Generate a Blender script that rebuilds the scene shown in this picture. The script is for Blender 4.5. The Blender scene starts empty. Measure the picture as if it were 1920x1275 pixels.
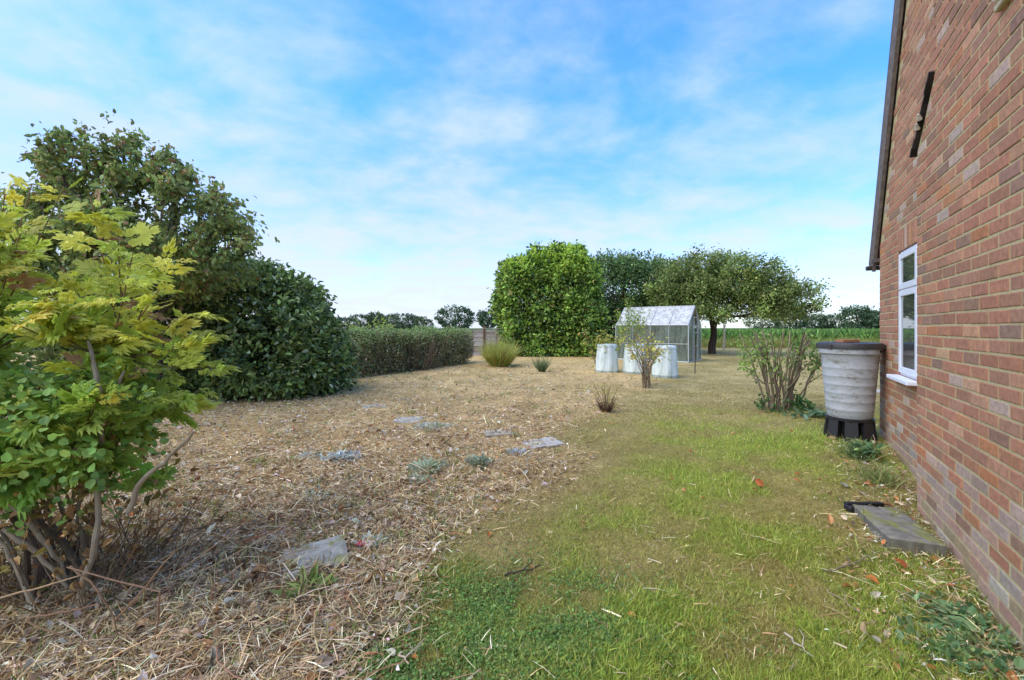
import bpy, math
import numpy as np
rng = np.random.default_rng(11)
PI = math.pi
C = bpy.context.scene.collection
sc = bpy.context.scene

# ------------------------------------------------------------------ camera, sky, sun, exposure
CAM_H = 1.4; F = 800.0; HZ = 615.0
cam_d = bpy.data.cameras.new('camera'); cam = bpy.data.objects.new('camera', cam_d); C.objects.link(cam)
cam.location = (0, 0, CAM_H); cam.rotation_euler = (PI/2, 0, 0)
cam_d.sensor_width = 36; cam_d.lens = 36*F/1920; cam_d.shift_y = -(637.5-HZ)/1920
cam_d.clip_start = 0.05; cam_d.clip_end = 5000
sc.camera = cam
sc.view_settings.view_transform = 'Standard'; sc.view_settings.look = 'None'
sc.view_settings.gamma = 1; sc.view_settings.exposure = 1.5
try: sc.view_settings.use_curve_mapping = False
except Exception: pass
sc.cycles.max_bounces = 10; sc.cycles.diffuse_bounces = 7; sc.cycles.transparent_max_bounces = 12
sc.cycles.use_denoising = True

SUN_EL, SUN_AZ = math.radians(50), math.radians(244)     # azimuth clockwise from +Y: behind the camera, to the left
sun_d = bpy.data.lights.new('sun', 'SUN'); sun_d.energy = 1.25; sun_d.angle = math.radians(65); sun_d.color = (1, .89, .72)
sun = bpy.data.objects.new('sun', sun_d); C.objects.link(sun)
sun.rotation_euler = (PI/2-SUN_EL, 0, -SUN_AZ+PI)
sun.location = (0, -5, 20)

def nd(nt, t, **kw):
    n = nt.nodes.new(t)
    for k, v in kw.items():
        if k.startswith('i_'): n.inputs[k[2:].replace('_', ' ')].default_value = v
        else: setattr(n, k, v)
    return n
def mth(nt, op, a, b=None, c=None, clamp=False):
    n = nt.nodes.new('ShaderNodeMath'); n.operation = op; n.use_clamp = clamp
    for i, v in enumerate((a, b, c)):
        if v is None: continue
        if hasattr(v, 'links'): nt.links.new(v, n.inputs[i])
        else: n.inputs[i].default_value = v
    return n.outputs[0]
def mixc(nt, fac, a, b, mode='MIX'):
    n = nt.nodes.new('ShaderNodeMix'); n.data_type = 'RGBA'; n.blend_type = mode
    for s, v in ((0, fac), (6, a), (7, b)):
        if hasattr(v, 'links'): nt.links.new(v, n.inputs[s])
        else: n.inputs[s].default_value = v if s == 0 else (tuple(v)+(1,))[:4]
    return n.outputs[2]
def ramp(nt, fac, stops, interp='LINEAR'):
    n = nt.nodes.new('ShaderNodeValToRGB'); n.color_ramp.interpolation = interp
    cr = n.color_ramp
    while len(cr.elements) > 1: cr.elements.remove(cr.elements[-1])
    cr.elements[0].position = stops[0][0]; cr.elements[0].color = (tuple(stops[0][1])+(1,))[:4]
    for p, c in stops[1:]:
        e = cr.elements.new(p); e.color = (tuple(c)+(1,))[:4]
    nt.links.new(fac, n.inputs[0]); return n.outputs[0]
def lin(h):
    h = h.lstrip('#'); v = [int(h[i:i+2], 16)/255 for i in (0, 2, 4)]
    return tuple(x/12.92 if x <= .04045 else ((x+.055)/1.055)**2.4 for x in v)

world = bpy.data.worlds.new('World'); sc.world = world; world.use_nodes = True
nt = world.node_tree; nt.nodes.clear()
sky = nd(nt, 'ShaderNodeTexSky', sky_type='NISHITA'); sky.sun_disc = False
sky.sun_elevation = SUN_EL; sky.sun_rotation = SUN_AZ; sky.air_density = 1.0; sky.dust_density = .4; sky.ozone_density = 1.5
tc = nd(nt, 'ShaderNodeTexCoord'); sp = nd(nt, 'ShaderNodeSeparateXYZ'); nt.links.new(tc.outputs['Generated'], sp.inputs[0])
X, Y, Z = sp.outputs
zz = mth(nt, 'ADD', mth(nt, 'MAXIMUM', Z, 0.0), 0.22)
cx = mth(nt, 'DIVIDE', X, zz); cy = mth(nt, 'DIVIDE', Y, zz)
cmb = nd(nt, 'ShaderNodeCombineXYZ'); nt.links.new(cx, cmb.inputs[0]); nt.links.new(cy, cmb.inputs[1])
mp = nd(nt, 'ShaderNodeMapping'); mp.inputs['Rotation'].default_value = (0, 0, math.radians(-28)); mp.inputs['Scale'].default_value = (1.0, 1.2, 1)
nt.links.new(cmb.outputs[0], mp.inputs[0])
n1 = nd(nt, 'ShaderNodeTexNoise', i_Scale=2.1, i_Detail=9.0, i_Roughness=.58, i_Distortion=.3); nt.links.new(mp.outputs[0], n1.inputs['Vector'])
n2 = nd(nt, 'ShaderNodeTexNoise', i_Scale=.45, i_Detail=4.0, i_Roughness=.5); nt.links.new(cmb.outputs[0], n2.inputs['Vector'])
n3 = nd(nt, 'ShaderNodeTexNoise', i_Scale=5.0, i_Detail=6.0, i_Roughness=.55, i_Distortion=.2); nt.links.new(mp.outputs[0], n3.inputs['Vector'])
# more veil low down and to the left, clear blue high and to the right
veil = ramp(nt, mth(nt, 'MAXIMUM', Z, 0.0), [(0, (.92,)*3), (.12, (.72,)*3), (.3, (.50,)*3), (.42, (.34,)*3), (.6, (.18,)*3), (1, (.35,)*3)])
left = mth(nt, 'MULTIPLY', mth(nt, 'SUBTRACT', -0.02, X), .42)
left = mth(nt, 'MINIMUM', mth(nt, 'MAXIMUM', left, -.10), .08)
c1 = mth(nt, 'MULTIPLY', mth(nt, 'SUBTRACT', n1.outputs[0], .5), 1.7)
c2 = mth(nt, 'MULTIPLY', mth(nt, 'SUBTRACT', n2.outputs[0], .5), .9)
c3 = mth(nt, 'MULTIPLY', mth(nt, 'SUBTRACT', n3.outputs[0], .5), .8)
cf = mth(nt, 'ADD', mth(nt, 'ADD', veil, left), mth(nt, 'ADD', mth(nt, 'ADD', c1, c2), c3))
mr = nd(nt, 'ShaderNodeMapRange'); mr.interpolation_type = 'SMOOTHSTEP'; mr.inputs['From Min'].default_value = -.12; mr.inputs['From Max'].default_value = 1.12
nt.links.new(cf, mr.inputs[0])
skyt = ramp(nt, mth(nt, 'MAXIMUM', Z, 0.0), [(0, (.85, .95, 1.0)), (.2, (.66, .96, 1.5)), (.45, (.50, 1.14, 1.95)), (1, (.52, 1.16, 2.0))])
skyc = mixc(nt, 1.0, sky.outputs[0], skyt, 'MULTIPLY')
cloud = ramp(nt, mth(nt, 'MAXIMUM', Z, 0.0), [(0, (3.5, 3.85, 4.6)), (.3, (3.05, 3.55, 4.6)), (1, (3.6, 4.0, 4.5))])
allc = mixc(nt, mr.outputs[0], skyc, cloud)
bg = nd(nt, 'ShaderNodeBackground'); bg.inputs['Strength'].default_value = .088
nt.links.new(allc, bg.inputs['Color'])
wo = nd(nt, 'ShaderNodeOutputWorld'); nt.links.new(bg.outputs[0], wo.inputs[0])

# ------------------------------------------------------------------ helpers
def G(px, py, h=0.0):                 # a ground point seen at a pixel of the photograph
    y = F*(CAM_H-h)/(py-HZ); return np.array([(px-960)/F*y, y, h])
def sstep(a, b, x):
    t = np.clip((x-a)/(b-a), 0, 1); return t*t*(3-2*t)
_tab = np.random.default_rng(3).random((256, 256))
def vn(x, y, s=0):                    # value noise 0..1
    x = np.asarray(x, float)+s*17.3; y = np.asarray(y, float)+s*9.1
    xi = np.floor(x).astype(int); yi = np.floor(y).astype(int); fx = x-xi; fy = y-yi
    fx = fx*fx*(3-2*fx); fy = fy*fy*(3-2*fy)
    a = _tab[xi % 256, yi % 256]; b = _tab[(xi+1) % 256, yi % 256]; c = _tab[xi % 256, (yi+1) % 256]; d = _tab[(xi+1) % 256, (yi+1) % 256]
    return (a*(1-fx)+b*fx)*(1-fy)+(c*(1-fx)+d*fx)*fy
def fbm(x, y, s=0, o=4):
    r = 0; a = .5; t = 0
    for i in range(o):
        r = r+a*vn(np.asarray(x)*2**i, np.asarray(y)*2**i, s+i); t += a; a *= .55
    return r/t
def sn3(p, freq, seed):
    r = np.random.default_rng(seed); v = 0
    for i in range(7):
        k = r.normal(size=3)*freq; v = v+np.sin(p@k+r.random()*6.3)
    return v/7
def unit(v): return v/np.maximum(np.linalg.norm(v, axis=-1, keepdims=True), 1e-9)
def rdir(n): return unit(rng.normal(size=(n, 3)))

class MB:
    def __init__(s): s.v = []; s.f = []; s.t = []; s.m = []; s.n = 0
    def add(s, v, f, tint=(1, 1, 1), mat=0):
        v = np.asarray(v, float).reshape(-1, 3)
        groups = {}
        if isinstance(f, np.ndarray): groups[f.shape[1]] = f
        else:
            for q in f: groups.setdefault(len(q), []).append(q)
        for k, a in groups.items():
            a = np.asarray(a)+s.n; s.f.append(a); s.m.append(np.full(len(a), mat))
        t = np.asarray(tint, float)
        if t.ndim == 1: t = np.tile(t, (len(v), 1))
        s.v.append(v); s.t.append(t); s.n += len(v)
    def box(s, c, size, tint=(1, 1, 1), rot=0.0, mat=0, M=None, bev=0.0):
        h = np.array(size)/2
        if bev <= 0:
            v = np.array([[x, y, z] for x in (-1, 1) for y in (-1, 1) for z in (-1, 1)])*h
            f = [(0, 1, 3, 2), (4, 6, 7, 5), (0, 4, 5, 1), (2, 3, 7, 6), (0, 2, 6, 4), (1, 5, 7, 3)]
        else:
            bm = []; fs = []
            v = []; idx = {}
            for x in (-1, 1):
                for y in (-1, 1):
                    for z in (-1, 1):
                        for ax in range(3):
                            q = np.array([x, y, z])*(h-bev); q[ax] = (x, y, z)[ax]*h[ax]
                            idx[(x, y, z, ax)] = len(v); v.append(q)
            v = np.array(v); f = []
            for ax in range(3):
                o = [a for a in range(3) if a != ax]
                for sg in (-1, 1):
                    cs = []
                    for a, b in ((-1, -1), (1, -1), (1, 1), (-1, 1)):
                        k = [0, 0, 0]; k[ax] = sg; k[o[0]] = a; k[o[1]] = b; cs.append(idx[(*k, ax)])
                    f.append(tuple(cs))
            for ax in range(3):
                o = [a for a in range(3) if a != ax]
                for a in (-1, 1):
                    for b in (-1, 1):
                        k0 = [0, 0, 0]; k0[o[0]] = a; k0[o[1]] = b; k1 = list(k0); k0[ax] = -1; k1[ax] = 1
                        f.append((idx[(*k0, o[0])], idx[(*k1, o[0])], idx[(*k1, o[1])], idx[(*k0, o[1])]))
            for x in (-1, 1):
                for y in (-1, 1):
                    for z in (-1, 1): f.append(tuple(idx[(x, y, z, a)] for a in range(3)))
        if M is not None: v = v@np.asarray(M).T
        if rot: 
            cr, sr = math.cos(rot), math.sin(rot); v = v@np.array([[cr, sr, 0], [-sr, cr, 0], [0, 0, 1]])
        s.add(v+np.array(c), f, tint, mat)
    def tube(s, pts, rad, sides=6, tint=(1, 1, 1), mat=0, cap=True):
        pts = np.asarray(pts, float); n = len(pts); rad = np.broadcast_to(np.asarray(rad, float), (n,))
        d = np.gradient(pts, axis=0); d = unit(d)
        up = np.array([0, 0, 1.]) if abs(d[0][2]) < .9 else np.array([1., 0, 0])
        x = np.cross(d, up); bad = np.linalg.norm(x, axis=1) < .05; x[bad] = np.cross(d[bad], np.array([.3, 1., .1])); x = unit(x); y = np.cross(d, x)
        a = np.arange(sides)*2*PI/sides
        v = pts[:, None]+rad[:, None, None]*(np.cos(a)[None, :, None]*x[:, None]+np.sin(a)[None, :, None]*y[:, None])
        i = np.arange(n-1)[:, None]*sides; j = np.arange(sides)[None]; k = (j+1) % sides
        f = np.stack([i+j, i+k, i+sides+k, i+sides+j], -1).reshape(-1, 4)
        s.add(v.reshape(-1, 3), f, tint, mat)
        if cap:
            b = s.n-n*sides
            s.f.append(np.array([list(range(b+(n-1)*sides, b+n*sides))])); s.m.append(np.array([mat]))
    def lathe(s, prof, c, sides=40, tint=(1, 1, 1), mat=0, mod=None):
        prof = np.array(prof, float); n = len(prof); a = np.arange(sides)*2*PI/sides
        r = prof[:, 0][:, None]*np.ones(sides)
        if mod is not None: r = r*mod(a[None, :], prof[:, 1][:, None])
        v = np.stack([r*np.cos(a), r*np.sin(a), prof[:, 1][:, None]*np.ones(sides)], -1)+np.array(c)
        i = np.arange(n-1)[:, None]*sides; j = np.arange(sides)[None]; k = (j+1) % sides
        f = np.stack([i+j, i+k, i+sides+k, i+sides+j], -1).reshape(-1, 4)
        s.add(v.reshape(-1, 3), f, tint, mat)
    def inst(s, T, Fq, pos, d, nrm, scale, tint, mat=0):
        d = unit(d); x = np.cross(d, nrm); x = unit(x); z = np.cross(x, d)
        scale = np.asarray(scale, float)
        if scale.ndim == 0: scale = np.full(len(pos), float(scale))
        if scale.ndim == 1: scale = np.repeat(scale[:, None], 3, 1)
        P = T[None]*scale[:, None]
        v = pos[:, None]+P[..., 0:1]*x[:, None]+P[..., 1:2]*d[:, None]+P[..., 2:3]*z[:, None]
        k = len(T); f = (Fq[None]+(np.arange(len(pos))*k)[:, None, None]).reshape(-1, Fq.shape[1])
        s.add(v.reshape(-1, 3), f, np.repeat(tint, k, 0), mat)
    def build(s, name, mats, parent=None, smooth=False):
        me = bpy.data.meshes.new(name)
        v = np.concatenate(s.v); t = np.concatenate(s.t)
        q_ = parent
        while q_ is not None: v = v-np.array(q_.location); q_ = q_.parent
        fl = [a.reshape(-1) for a in s.f]; tot = np.concatenate([np.full(len(a), a.shape[1]) for a in s.f])
        loops = np.concatenate(fl); st = np.concatenate([[0], np.cumsum(tot)[:-1]])
        me.vertices.add(len(v)); me.vertices.foreach_set('co', v.astype(np.float32).ravel())
        me.loops.add(len(loops)); me.loops.foreach_set('vertex_index', loops.astype(np.int32))
        me.polygons.add(len(tot)); me.polygons.foreach_set('loop_start', st.astype(np.int32)); me.polygons.foreach_set('loop_total', tot.astype(np.int32))
        me.polygons.foreach_set('material_index', np.concatenate(s.m).astype(np.int32))
        me.polygons.foreach_set('use_smooth', np.full(len(tot), smooth))
        me.update(calc_edges=True)
        at = me.attributes.new('tint', 'FLOAT_COLOR', 'POINT')
        at.data.foreach_set('color', np.concatenate([t, np.ones((len(t), 1))], 1).astype(np.float32).ravel())
        for m in (mats if isinstance(mats, (list, tuple)) else [mats]): me.materials.append(m)
        o = bpy.data.objects.new(name, me); C.objects.link(o)
        if parent is not None: o.parent = parent
        return o
def tag(o, label=None, cat=None, group=None, kind=None):
    if label: o['label'] = label
    if cat: o['category'] = cat
    if group: o['group'] = group
    if kind: o['kind'] = kind
    return o
def thing(name, label, cat, loc, group=None):
    o = bpy.data.objects.new(name, None); C.objects.link(o); o.location = tuple(float(a) for a in loc); o.empty_display_size = .2
    return tag(o, label, cat, group)
def smooth_by(o, deg=35):
    try:
        o.data.polygons.foreach_set('use_smooth', np.ones(len(o.data.polygons), bool))
        o.data.set_sharp_from_angle(angle=math.radians(deg))
    except Exception: pass
    return o

# ------------------------------------------------------------------ materials
def new_mat(name):
    m = bpy.data.materials.new(name); m.use_nodes = True; nt = m.node_tree; nt.nodes.clear()
    out = nd(nt, 'ShaderNodeOutputMaterial'); b = nd(nt, 'ShaderNodeBsdfPrincipled'); nt.links.new(b.outputs[0], out.inputs[0])
    return m, nt, b, out
def leaf_mat(name, rough=.5, transl=.3, spec=.35, var=.25, vscale=30):
    m, nt, b, out = new_mat(name)
    at = nd(nt, 'ShaderNodeAttribute', attribute_name='tint')
    tcn = nd(nt, 'ShaderNodeTexCoord'); no = nd(nt, 'ShaderNodeTexNoise', i_Scale=float(vscale), i_Detail=3.0); nt.links.new(tcn.outputs['Object'], no.inputs[0])
    k = mth(nt, 'ADD', mth(nt, 'MULTIPLY', mth(nt, 'SUBTRACT', no.outputs[0], .5), var*4), 1.0)
    vm = nd(nt, 'ShaderNodeVectorMath', operation='SCALE'); nt.links.new(at.outputs['Color'], vm.inputs[0]); nt.links.new(k, vm.inputs['Scale'])
    nt.links.new(vm.outputs[0], b.inputs['Base Color']); b.inputs['Roughness'].default_value = rough; b.inputs['Specular IOR Level'].default_value = spec
    if transl > 0:
        tr = nd(nt, 'ShaderNodeBsdfTranslucent'); nt.links.new(vm.outputs[0], tr.inputs[0])
        mx = nd(nt, 'ShaderNodeMixShader'); mx.inputs[0].default_value = transl
        nt.links.new(b.outputs[0], mx.inputs[1]); nt.links.new(tr.outputs[0], mx.inputs[2]); nt.links.new(mx.outputs[0], out.inputs[0])
    return m
def tint_mat(name, rough=.8, scale=20, var=.2, bump=.3, bscale=None, spec=.3, detail=6, metal=0, stretch=(1, 1, 1), bdist=.01):
    m, nt, b, out = new_mat(name)
    at = nd(nt, 'ShaderNodeAttribute', attribute_name='tint')
    tcn = nd(nt, 'ShaderNodeTexCoord'); mpn = nd(nt, 'ShaderNodeMapping'); mpn.inputs['Scale'].default_value = stretch; nt.links.new(tcn.outputs['Object'], mpn.inputs[0])
    no = nd(nt, 'ShaderNodeTexNoise', i_Scale=float(scale), i_Detail=float(detail), i_Roughness=.6); nt.links.new(mpn.outputs[0], no.inputs[0])
    k = mth(nt, 'ADD', mth(nt, 'MULTIPLY', mth(nt, 'SUBTRACT', no.outputs[0], .5), var*4), 1.0)
    vm = nd(nt, 'ShaderNodeVectorMath', operation='SCALE'); nt.links.new(at.outputs['Color'], vm.inputs[0]); nt.links.new(k, vm.inputs['Scale'])
    nt.links.new(vm.outputs[0], b.inputs['Base Color']); b.inputs['Roughness'].default_value = rough; b.inputs['Specular IOR Level'].default_value = spec; b.inputs['Metallic'].default_value = metal
    if bump:
        n2 = nd(nt, 'ShaderNodeTexNoise', i_Scale=float(bscale or scale*2), i_Detail=6.0, i_Roughness=.65); nt.links.new(mpn.outputs[0], n2.inputs[0])
        bp = nd(nt, 'ShaderNodeBump'); bp.inputs['Strength'].default_value = bump; bp.inputs['Distance'].default_value = bdist
        nt.links.new(n2.outputs[0], bp.inputs['Height']); nt.links.new(bp.outputs[0], b.inputs['Normal'])
    return m
M_leaf = leaf_mat('leaf_soft', .5, .36, .3, .18)
M_gloss = leaf_mat('leaf_glossy', .38, .25, .42, .15)
M_far = leaf_mat('leaf_distant', .75, .3, .1, .2, 2)
M_litter = leaf_mat('dead_plant_matter', .85, .12, .15, .2, 40)
M_grass = leaf_mat('grass_blade', .6, .35, .25, .15, 25)
M_bark = tint_mat('bark', .9, 30, .25, .6, 60, .1, stretch=(1, 1, .3))
M_brick = tint_mat('clay_brick', .88, 34, .26, .5, 160, .15, bdist=.003)
M_stone = tint_mat('weathered_concrete', .9, 16, .42, .8, 90, .2, bdist=.006)
M_wood = tint_mat('weathered_timber', .85, 18, .2, .5, 60, .15, stretch=(.3, .3, 3))
M_upvc = tint_mat('white_plastic_frame', .35, 6, .03, 0, spec=.5)
M_dark = tint_mat('dark_plastic', .5, 8, .15, .15, 60, .4)
M_alu = tint_mat('dull_aluminium', .45, 12, .1, .1, 60, .5, metal=.35)

def pal(n, cols, w=None, jit=.15):
    cols = np.array([lin(c) for c in cols]); w = np.ones(len(cols)) if w is None else np.array(w, float); w /= w.sum()
    a = cols[rng.choice(len(cols), n, p=w)]; b = cols[rng.choice(len(cols), n, p=w)]
    k = rng.random((n, 1))*.4; c = a*(1-k)+b*k
    return c*np.exp(rng.normal(size=(n, 1))*jit)*np.exp(rng.normal(size=(n, 3))*jit*.3)

# ------------------------------------------------------------------ leaf shapes (leaf along +Y, normal +Z)
def _leaf(w1, y1, w2, y2, up=.06, tip=-.1): return np.array([[0, 0, 0], [w1, y1, up], [w2, y2, up*.7], [0, 1, tip], [-w2, y2, up*.7], [-w1, y1, up]], float)
T_LEAF = _leaf(.27, .3, .22, .66); F_LEAF = np.array([[0, 1, 2, 3], [0, 3, 4, 5]])
T_LONG = _leaf(.15, .32, .13, .66, .05, -.14)
T_ROUND = _leaf(.40, .22, .38, .66, .06, -.05)
def lobed():
    V = []; Fc = []
    def kite(b, ang, L, w, zb):
        ca, sa = math.cos(ang), math.sin(ang); n = len(V)
        for (x, y, z) in ((0, 0, 0), (w, .50*L, .03), (w*.62, .74*L, .015), (0, L, -.10*L), (-w*.62, .74*L, .015), (-w, .50*L, .03), (0, .55*L, -.01)):
            V.append((b[0]+x*ca+y*sa, b[1]-x*sa+y*ca, zb+z))
        Fc.extend([(n, n+1, n+2, n+6), (n+6, n+2, n+3, n+4), (n, n+6, n+4, n+5)])
    zb = 0
    for (bx, by, ang, S) in ((0, .42, 0, .58), (.03, .36, .95, .48), (-.03, .36, -.95, .48), (.015, .22, 1.5, .33), (-.015, .22, -1.5, .33)):
        ca, sa = math.cos(ang), math.sin(ang)
        for (la, ll, off) in ((0, 1, 0), (.62, .68, .05), (-.62, .68, .05), (.3, .62, .38), (-.3, .62, .38)):
            b = (bx+off*S*sa, by+off*S*ca); kite(b, ang+la, ll*S, .13*S+.02, zb); zb += .004
    n = len(V); V.extend([(.006, 0, 0), (.006, .5, .01), (-.006, .5, .01), (-.006, 0, 0)]); Fc.append((n, n+1, n+2, n+3))
    return np.array(V), np.array(Fc)
T_LOBE, F_LOBE = lobed()
T_BLADE = np.array([[-.5, 0, 0], [.5, 0, 0], [.42, .55, .0], [-.42, .55, 0], [.06, 1, -.22], [-.06, 1, -.22]], float); F_BLADE = np.array([[0, 1, 2, 3], [3, 2, 4, 5]])
T_STRAW = np.array([[-.5, 0, 0], [.5, 0, 0], [.5, .5, .06], [-.5, .5, .06], [.3, 1, 0], [-.3, 1, 0]], float)

# ------------------------------------------------------------------ blobs: leafy volumes
def blob_pts(blobs, n, depth=.12, noise=.14, freq=1.6, seed=1, zmin=.05, inside=.75):
    """points near the outer surface of a union of superellipsoids (c, r, p, rotz), and outward normals"""
    ar = np.array([b[1][0]*b[1][1]+b[1][0]*b[1][2]+b[1][1]*b[1][2] for b in blobs]); ar = ar/ar.sum()
    P = []; N = []; got = 0
    while got < n:
        m = (n-got)*2+50; which = rng.choice(len(blobs), m, p=ar); d = rdir(m)
        q = np.zeros((m, 3)); nn = np.zeros((m, 3))
        for i, b in enumerate(blobs):
            s = which == i
            if not s.any(): continue
            p = b[2] if len(b) > 2 else 2; rz = b[3] if len(b) > 3 else 0; R = np.array(b[1]); dd = d[s]
            ns = s.sum(); fa = np.array([R[1]*R[2], R[0]*R[2], R[0]*R[1]]); ax = rng.choice(3, ns, p=fa/fa.sum()); w = rng.uniform(-1, 1, (ns, 3)); w[np.arange(ns), ax] = rng.choice([-1, 1], ns)
            w = w*(np.abs(w)**p).sum(1)[:, None]**(-1/p); loc = w*R; k = 1+noise*sn3(loc, freq, seed+i)*2-np.abs(rng.exponential(depth, s.sum()))*.6
            loc = loc*k[:, None]; nr = unit(np.sign(w)*np.abs(w)**(p-1)/R)
            c_, s_ = math.cos(rz), math.sin(rz); Rm = np.array([[c_, s_, 0], [-s_, c_, 0], [0, 0, 1]])
            q[s] = loc@Rm+np.array(b[0]); nn[s] = nr@Rm
        ok = q[:, 2] > zmin
        for i, b in enumerate(blobs):
            p = b[2] if len(b) > 2 else 2; rz = b[3] if len(b) > 3 else 0
            c_, s_ = math.cos(rz), math.sin(rz); Rm = np.array([[c_, -s_, 0], [s_, c_, 0], [0, 0, 1]])
            l = (q-np.array(b[0]))@Rm/np.array(b[1]); val = (np.abs(l)**p).sum(1)**(1/p)
            ok &= ~((val < inside) & (which != i))
        P.append(q[ok]); N.append(nn[ok]); got += ok.sum()
    return np.concatenate(P)[:n], np.concatenate(N)[:n]
def foliage(mb, blobs, clusters, per, spread, size, cols, w=None, T=T_LEAF, Fq=F_LEAF, droop=.1, jit=.15, cj=.15, up=.5, topcols=None, topz=None, aspect=None, **kw):
    c, n = blob_pts(blobs, clusters, **kw)
    pos = np.repeat(c, per, 0); nn = np.repeat(n, per, 0); m = len(pos)
    off = rng.normal(size=(m, 3))*spread; pos = pos+off
    d = unit(nn*.7+rng.normal(size=(m, 3))*.75+np.array([0, 0, -droop]))
    nr = unit(nn*.5+np.array([0, 0, up])+rng.normal(size=(m, 3))*.45)
    t = pal(m, cols, w, jit)*np.repeat(np.exp(rng.normal(size=(clusters, 1))*cj), per, 0)
    if topcols is not None:
        k = sstep(topz[0], topz[1], pos[:, 2]+rng.normal(size=m)*.25)[:, None]; t = t*(1-k)+pal(m, topcols, None, jit)*k
    pos[:, 2] = np.maximum(pos[:, 2], .02)
    s = size*np.exp(rng.normal(size=m)*.22)
    mb.inst(T, Fq, pos, d, nr, s, t)
    return c, n

# ------------------------------------------------------------------ branching skeleton toward targets
def grow(trunk, targets, pen=.35, sag=.0, seg=.25, r_tip=.006, expo=.5, r_trunk=None):
    nodes = [np.array(p, float) for p in trunk]; par = [-1]+list(range(len(trunk)-1)); plen = [0.0]
    for i in range(1, len(trunk)): plen.append(plen[-1]+np.linalg.norm(nodes[i]-nodes[i-1]))
    first = max(1, len(trunk)//2)
    order = np.argsort(np.linalg.norm(targets-np.array(trunk[-1]), axis=1)); tips = []; paths = []
    A = np.array(nodes); L = np.array(plen)
    for ti in order:
        t = targets[ti]; dist = np.linalg.norm(A-t, axis=1); cost = dist+pen*L
        cost[:first] += 5; cost += np.maximum(0, A[:, 2]-t[2]+.1)*1.2
        j = int(np.argmin(cost)); a = A[j]; n = max(2, int(np.ceil(dist[j]/seg)))
        pj = par[j]; d0 = unit((a-A[pj])[None])[0] if pj >= 0 else np.array([0, 0, 1.])
        ctrl = a+d0*dist[j]*.35+np.array([0, 0, dist[j]*.08])
        idx = [j]; prev = j; newp = []
        for k in range(1, n+1):
            u = k/n; p = (1-u)**2*a+2*u*(1-u)*ctrl+u*u*t
            if k < n: p = p+rng.normal(size=3)*dist[j]*.018
            nodes.append(p); par.append(prev); plen.append(plen[prev]+np.linalg.norm(p-nodes[prev])); prev = len(nodes)-1; idx.append(prev); newp.append(p)
        A = np.array(nodes); L = np.array(plen); tips.append(prev); paths.append(idx)
    cnt = np.zeros(len(nodes))
    for t in tips:
        k = t
        while k >= 0: cnt[k] += 1; k = par[k]
    rad = r_tip*np.maximum(cnt, .6)**expo
    if r_trunk is not None:
        for i in range(len(trunk)): rad[i] = r_trunk*(1-.3*i/len(trunk))
    return np.array(nodes), paths, rad, len(trunk)
def branches(mb, N, paths, rad, nt_, cols, sides=5, trunk_sides=10):
    c = np.array([lin(q) for q in cols])
    mb.tube(N[:nt_], rad[:nt_]*np.linspace(1.25, 1, nt_), trunk_sides, c[0])
    for p in paths:
        r = rad[p].copy(); r[0] = min(r[0], r[1]*1.15) if len(p) > 1 else r[0]
        r[-1] *= .55
        mb.tube(N[p], r, sides, c[rng.integers(len(c))]*rng.uniform(.8, 1.2), cap=False)
def twig_leaves(mb, N, paths, per, size, cols, w=None, T=T_LEAF, Fq=F_LEAF, spread=.12, droop=.3, tail=.6, jit=.18, cj=.12, up=.6):
    P = []; D = []; K = []
    for p in paths:
        q = N[p]; cum = np.concatenate([[0], np.cumsum(np.linalg.norm(np.diff(q, axis=0), axis=1))]); L = cum[-1]
        u = L*(1-tail*rng.random(per)**1.3)
        pos = np.stack([np.interp(u, cum, q[:, i]) for i in range(3)], -1); dr = unit((q[-1]-q[-2])[None])[0]
        P.append(pos); D.append(np.tile(dr, (per, 1))); K.append(np.full(per, math.exp(rng.normal()*cj)))
    P = np.concatenate(P); D = np.concatenate(D); K = np.concatenate(K)[:, None]; m = len(P)
    P = P+rng.normal(size=(m, 3))*spread
    d = unit(D*.5+rng.normal(size=(m, 3))*.6+np.array([0, 0, -droop])); nr = unit(rng.normal(size=(m, 3))*.5+np.array([0, 0, up]))
    mb.inst(T, Fq, P, d, nr, size*np.exp(rng.normal(size=m)*.22), pal(m, cols, w, jit)*K)

# ------------------------------------------------------------------ wall frame (gable wall runs past the camera on the right)
TH = math.atan(.6); ST, CT = math.sin(TH), math.cos(TH)
CORN = np.array([4.338, 5.03, 0])
U = np.array([-ST, -CT, 0]); V_IN = np.array([CT, -ST, 0]); ZV = np.array([0, 0, 1.])
WM = np.stack([U, V_IN, ZV], 1)
def H(u, v, z): return CORN+u*U+v*V_IN+np.array([0, 0, z])
HROT = math.atan2(U[1], U[0])
def wall_dist(x, y): return ((CORN[0]-x)*V_IN[0]+(CORN[1]-y)*V_IN[1])     # distance out from the far wall face

# ------------------------------------------------------------------ ground
def gh(x, y):
    w = np.exp(-(np.maximum(wall_dist(x, y)-.2, 0)/1.1)**2)*sstep(9, 6, y)
    base = w*(-.085+.21*sstep(1.4, 5.2, y))
    lit = litter(x, y)
    return base+(fbm(x*1.3, y*1.3, 5)-.5)*.07*sstep(.5, 2, y)*sstep(40, 18, y)+lit*(fbm(x*6, y*6, 8)-.4)*.05*sstep(30, 10, y)
EDGE = np.array([(.2, -.95), (1.7, -.78), (2.31, -.62), (3.07, -.36), (3.93, .12), (5.2, .72), (7.7, 1.75), (10.5, 3.1), (15, 5.4), (19, 6.6), (24, 7.5)])
def litter(x, y):
    e = np.interp(y, EDGE[:, 0], EDGE[:, 1]); wob = (fbm(x*1.1, y*1.1, 21)-.5)*1.1*np.minimum(1, y/5)
    w = .26+.05*y
    return sstep(w, -w, x-e-wob)*sstep(34, 24, y)
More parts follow.
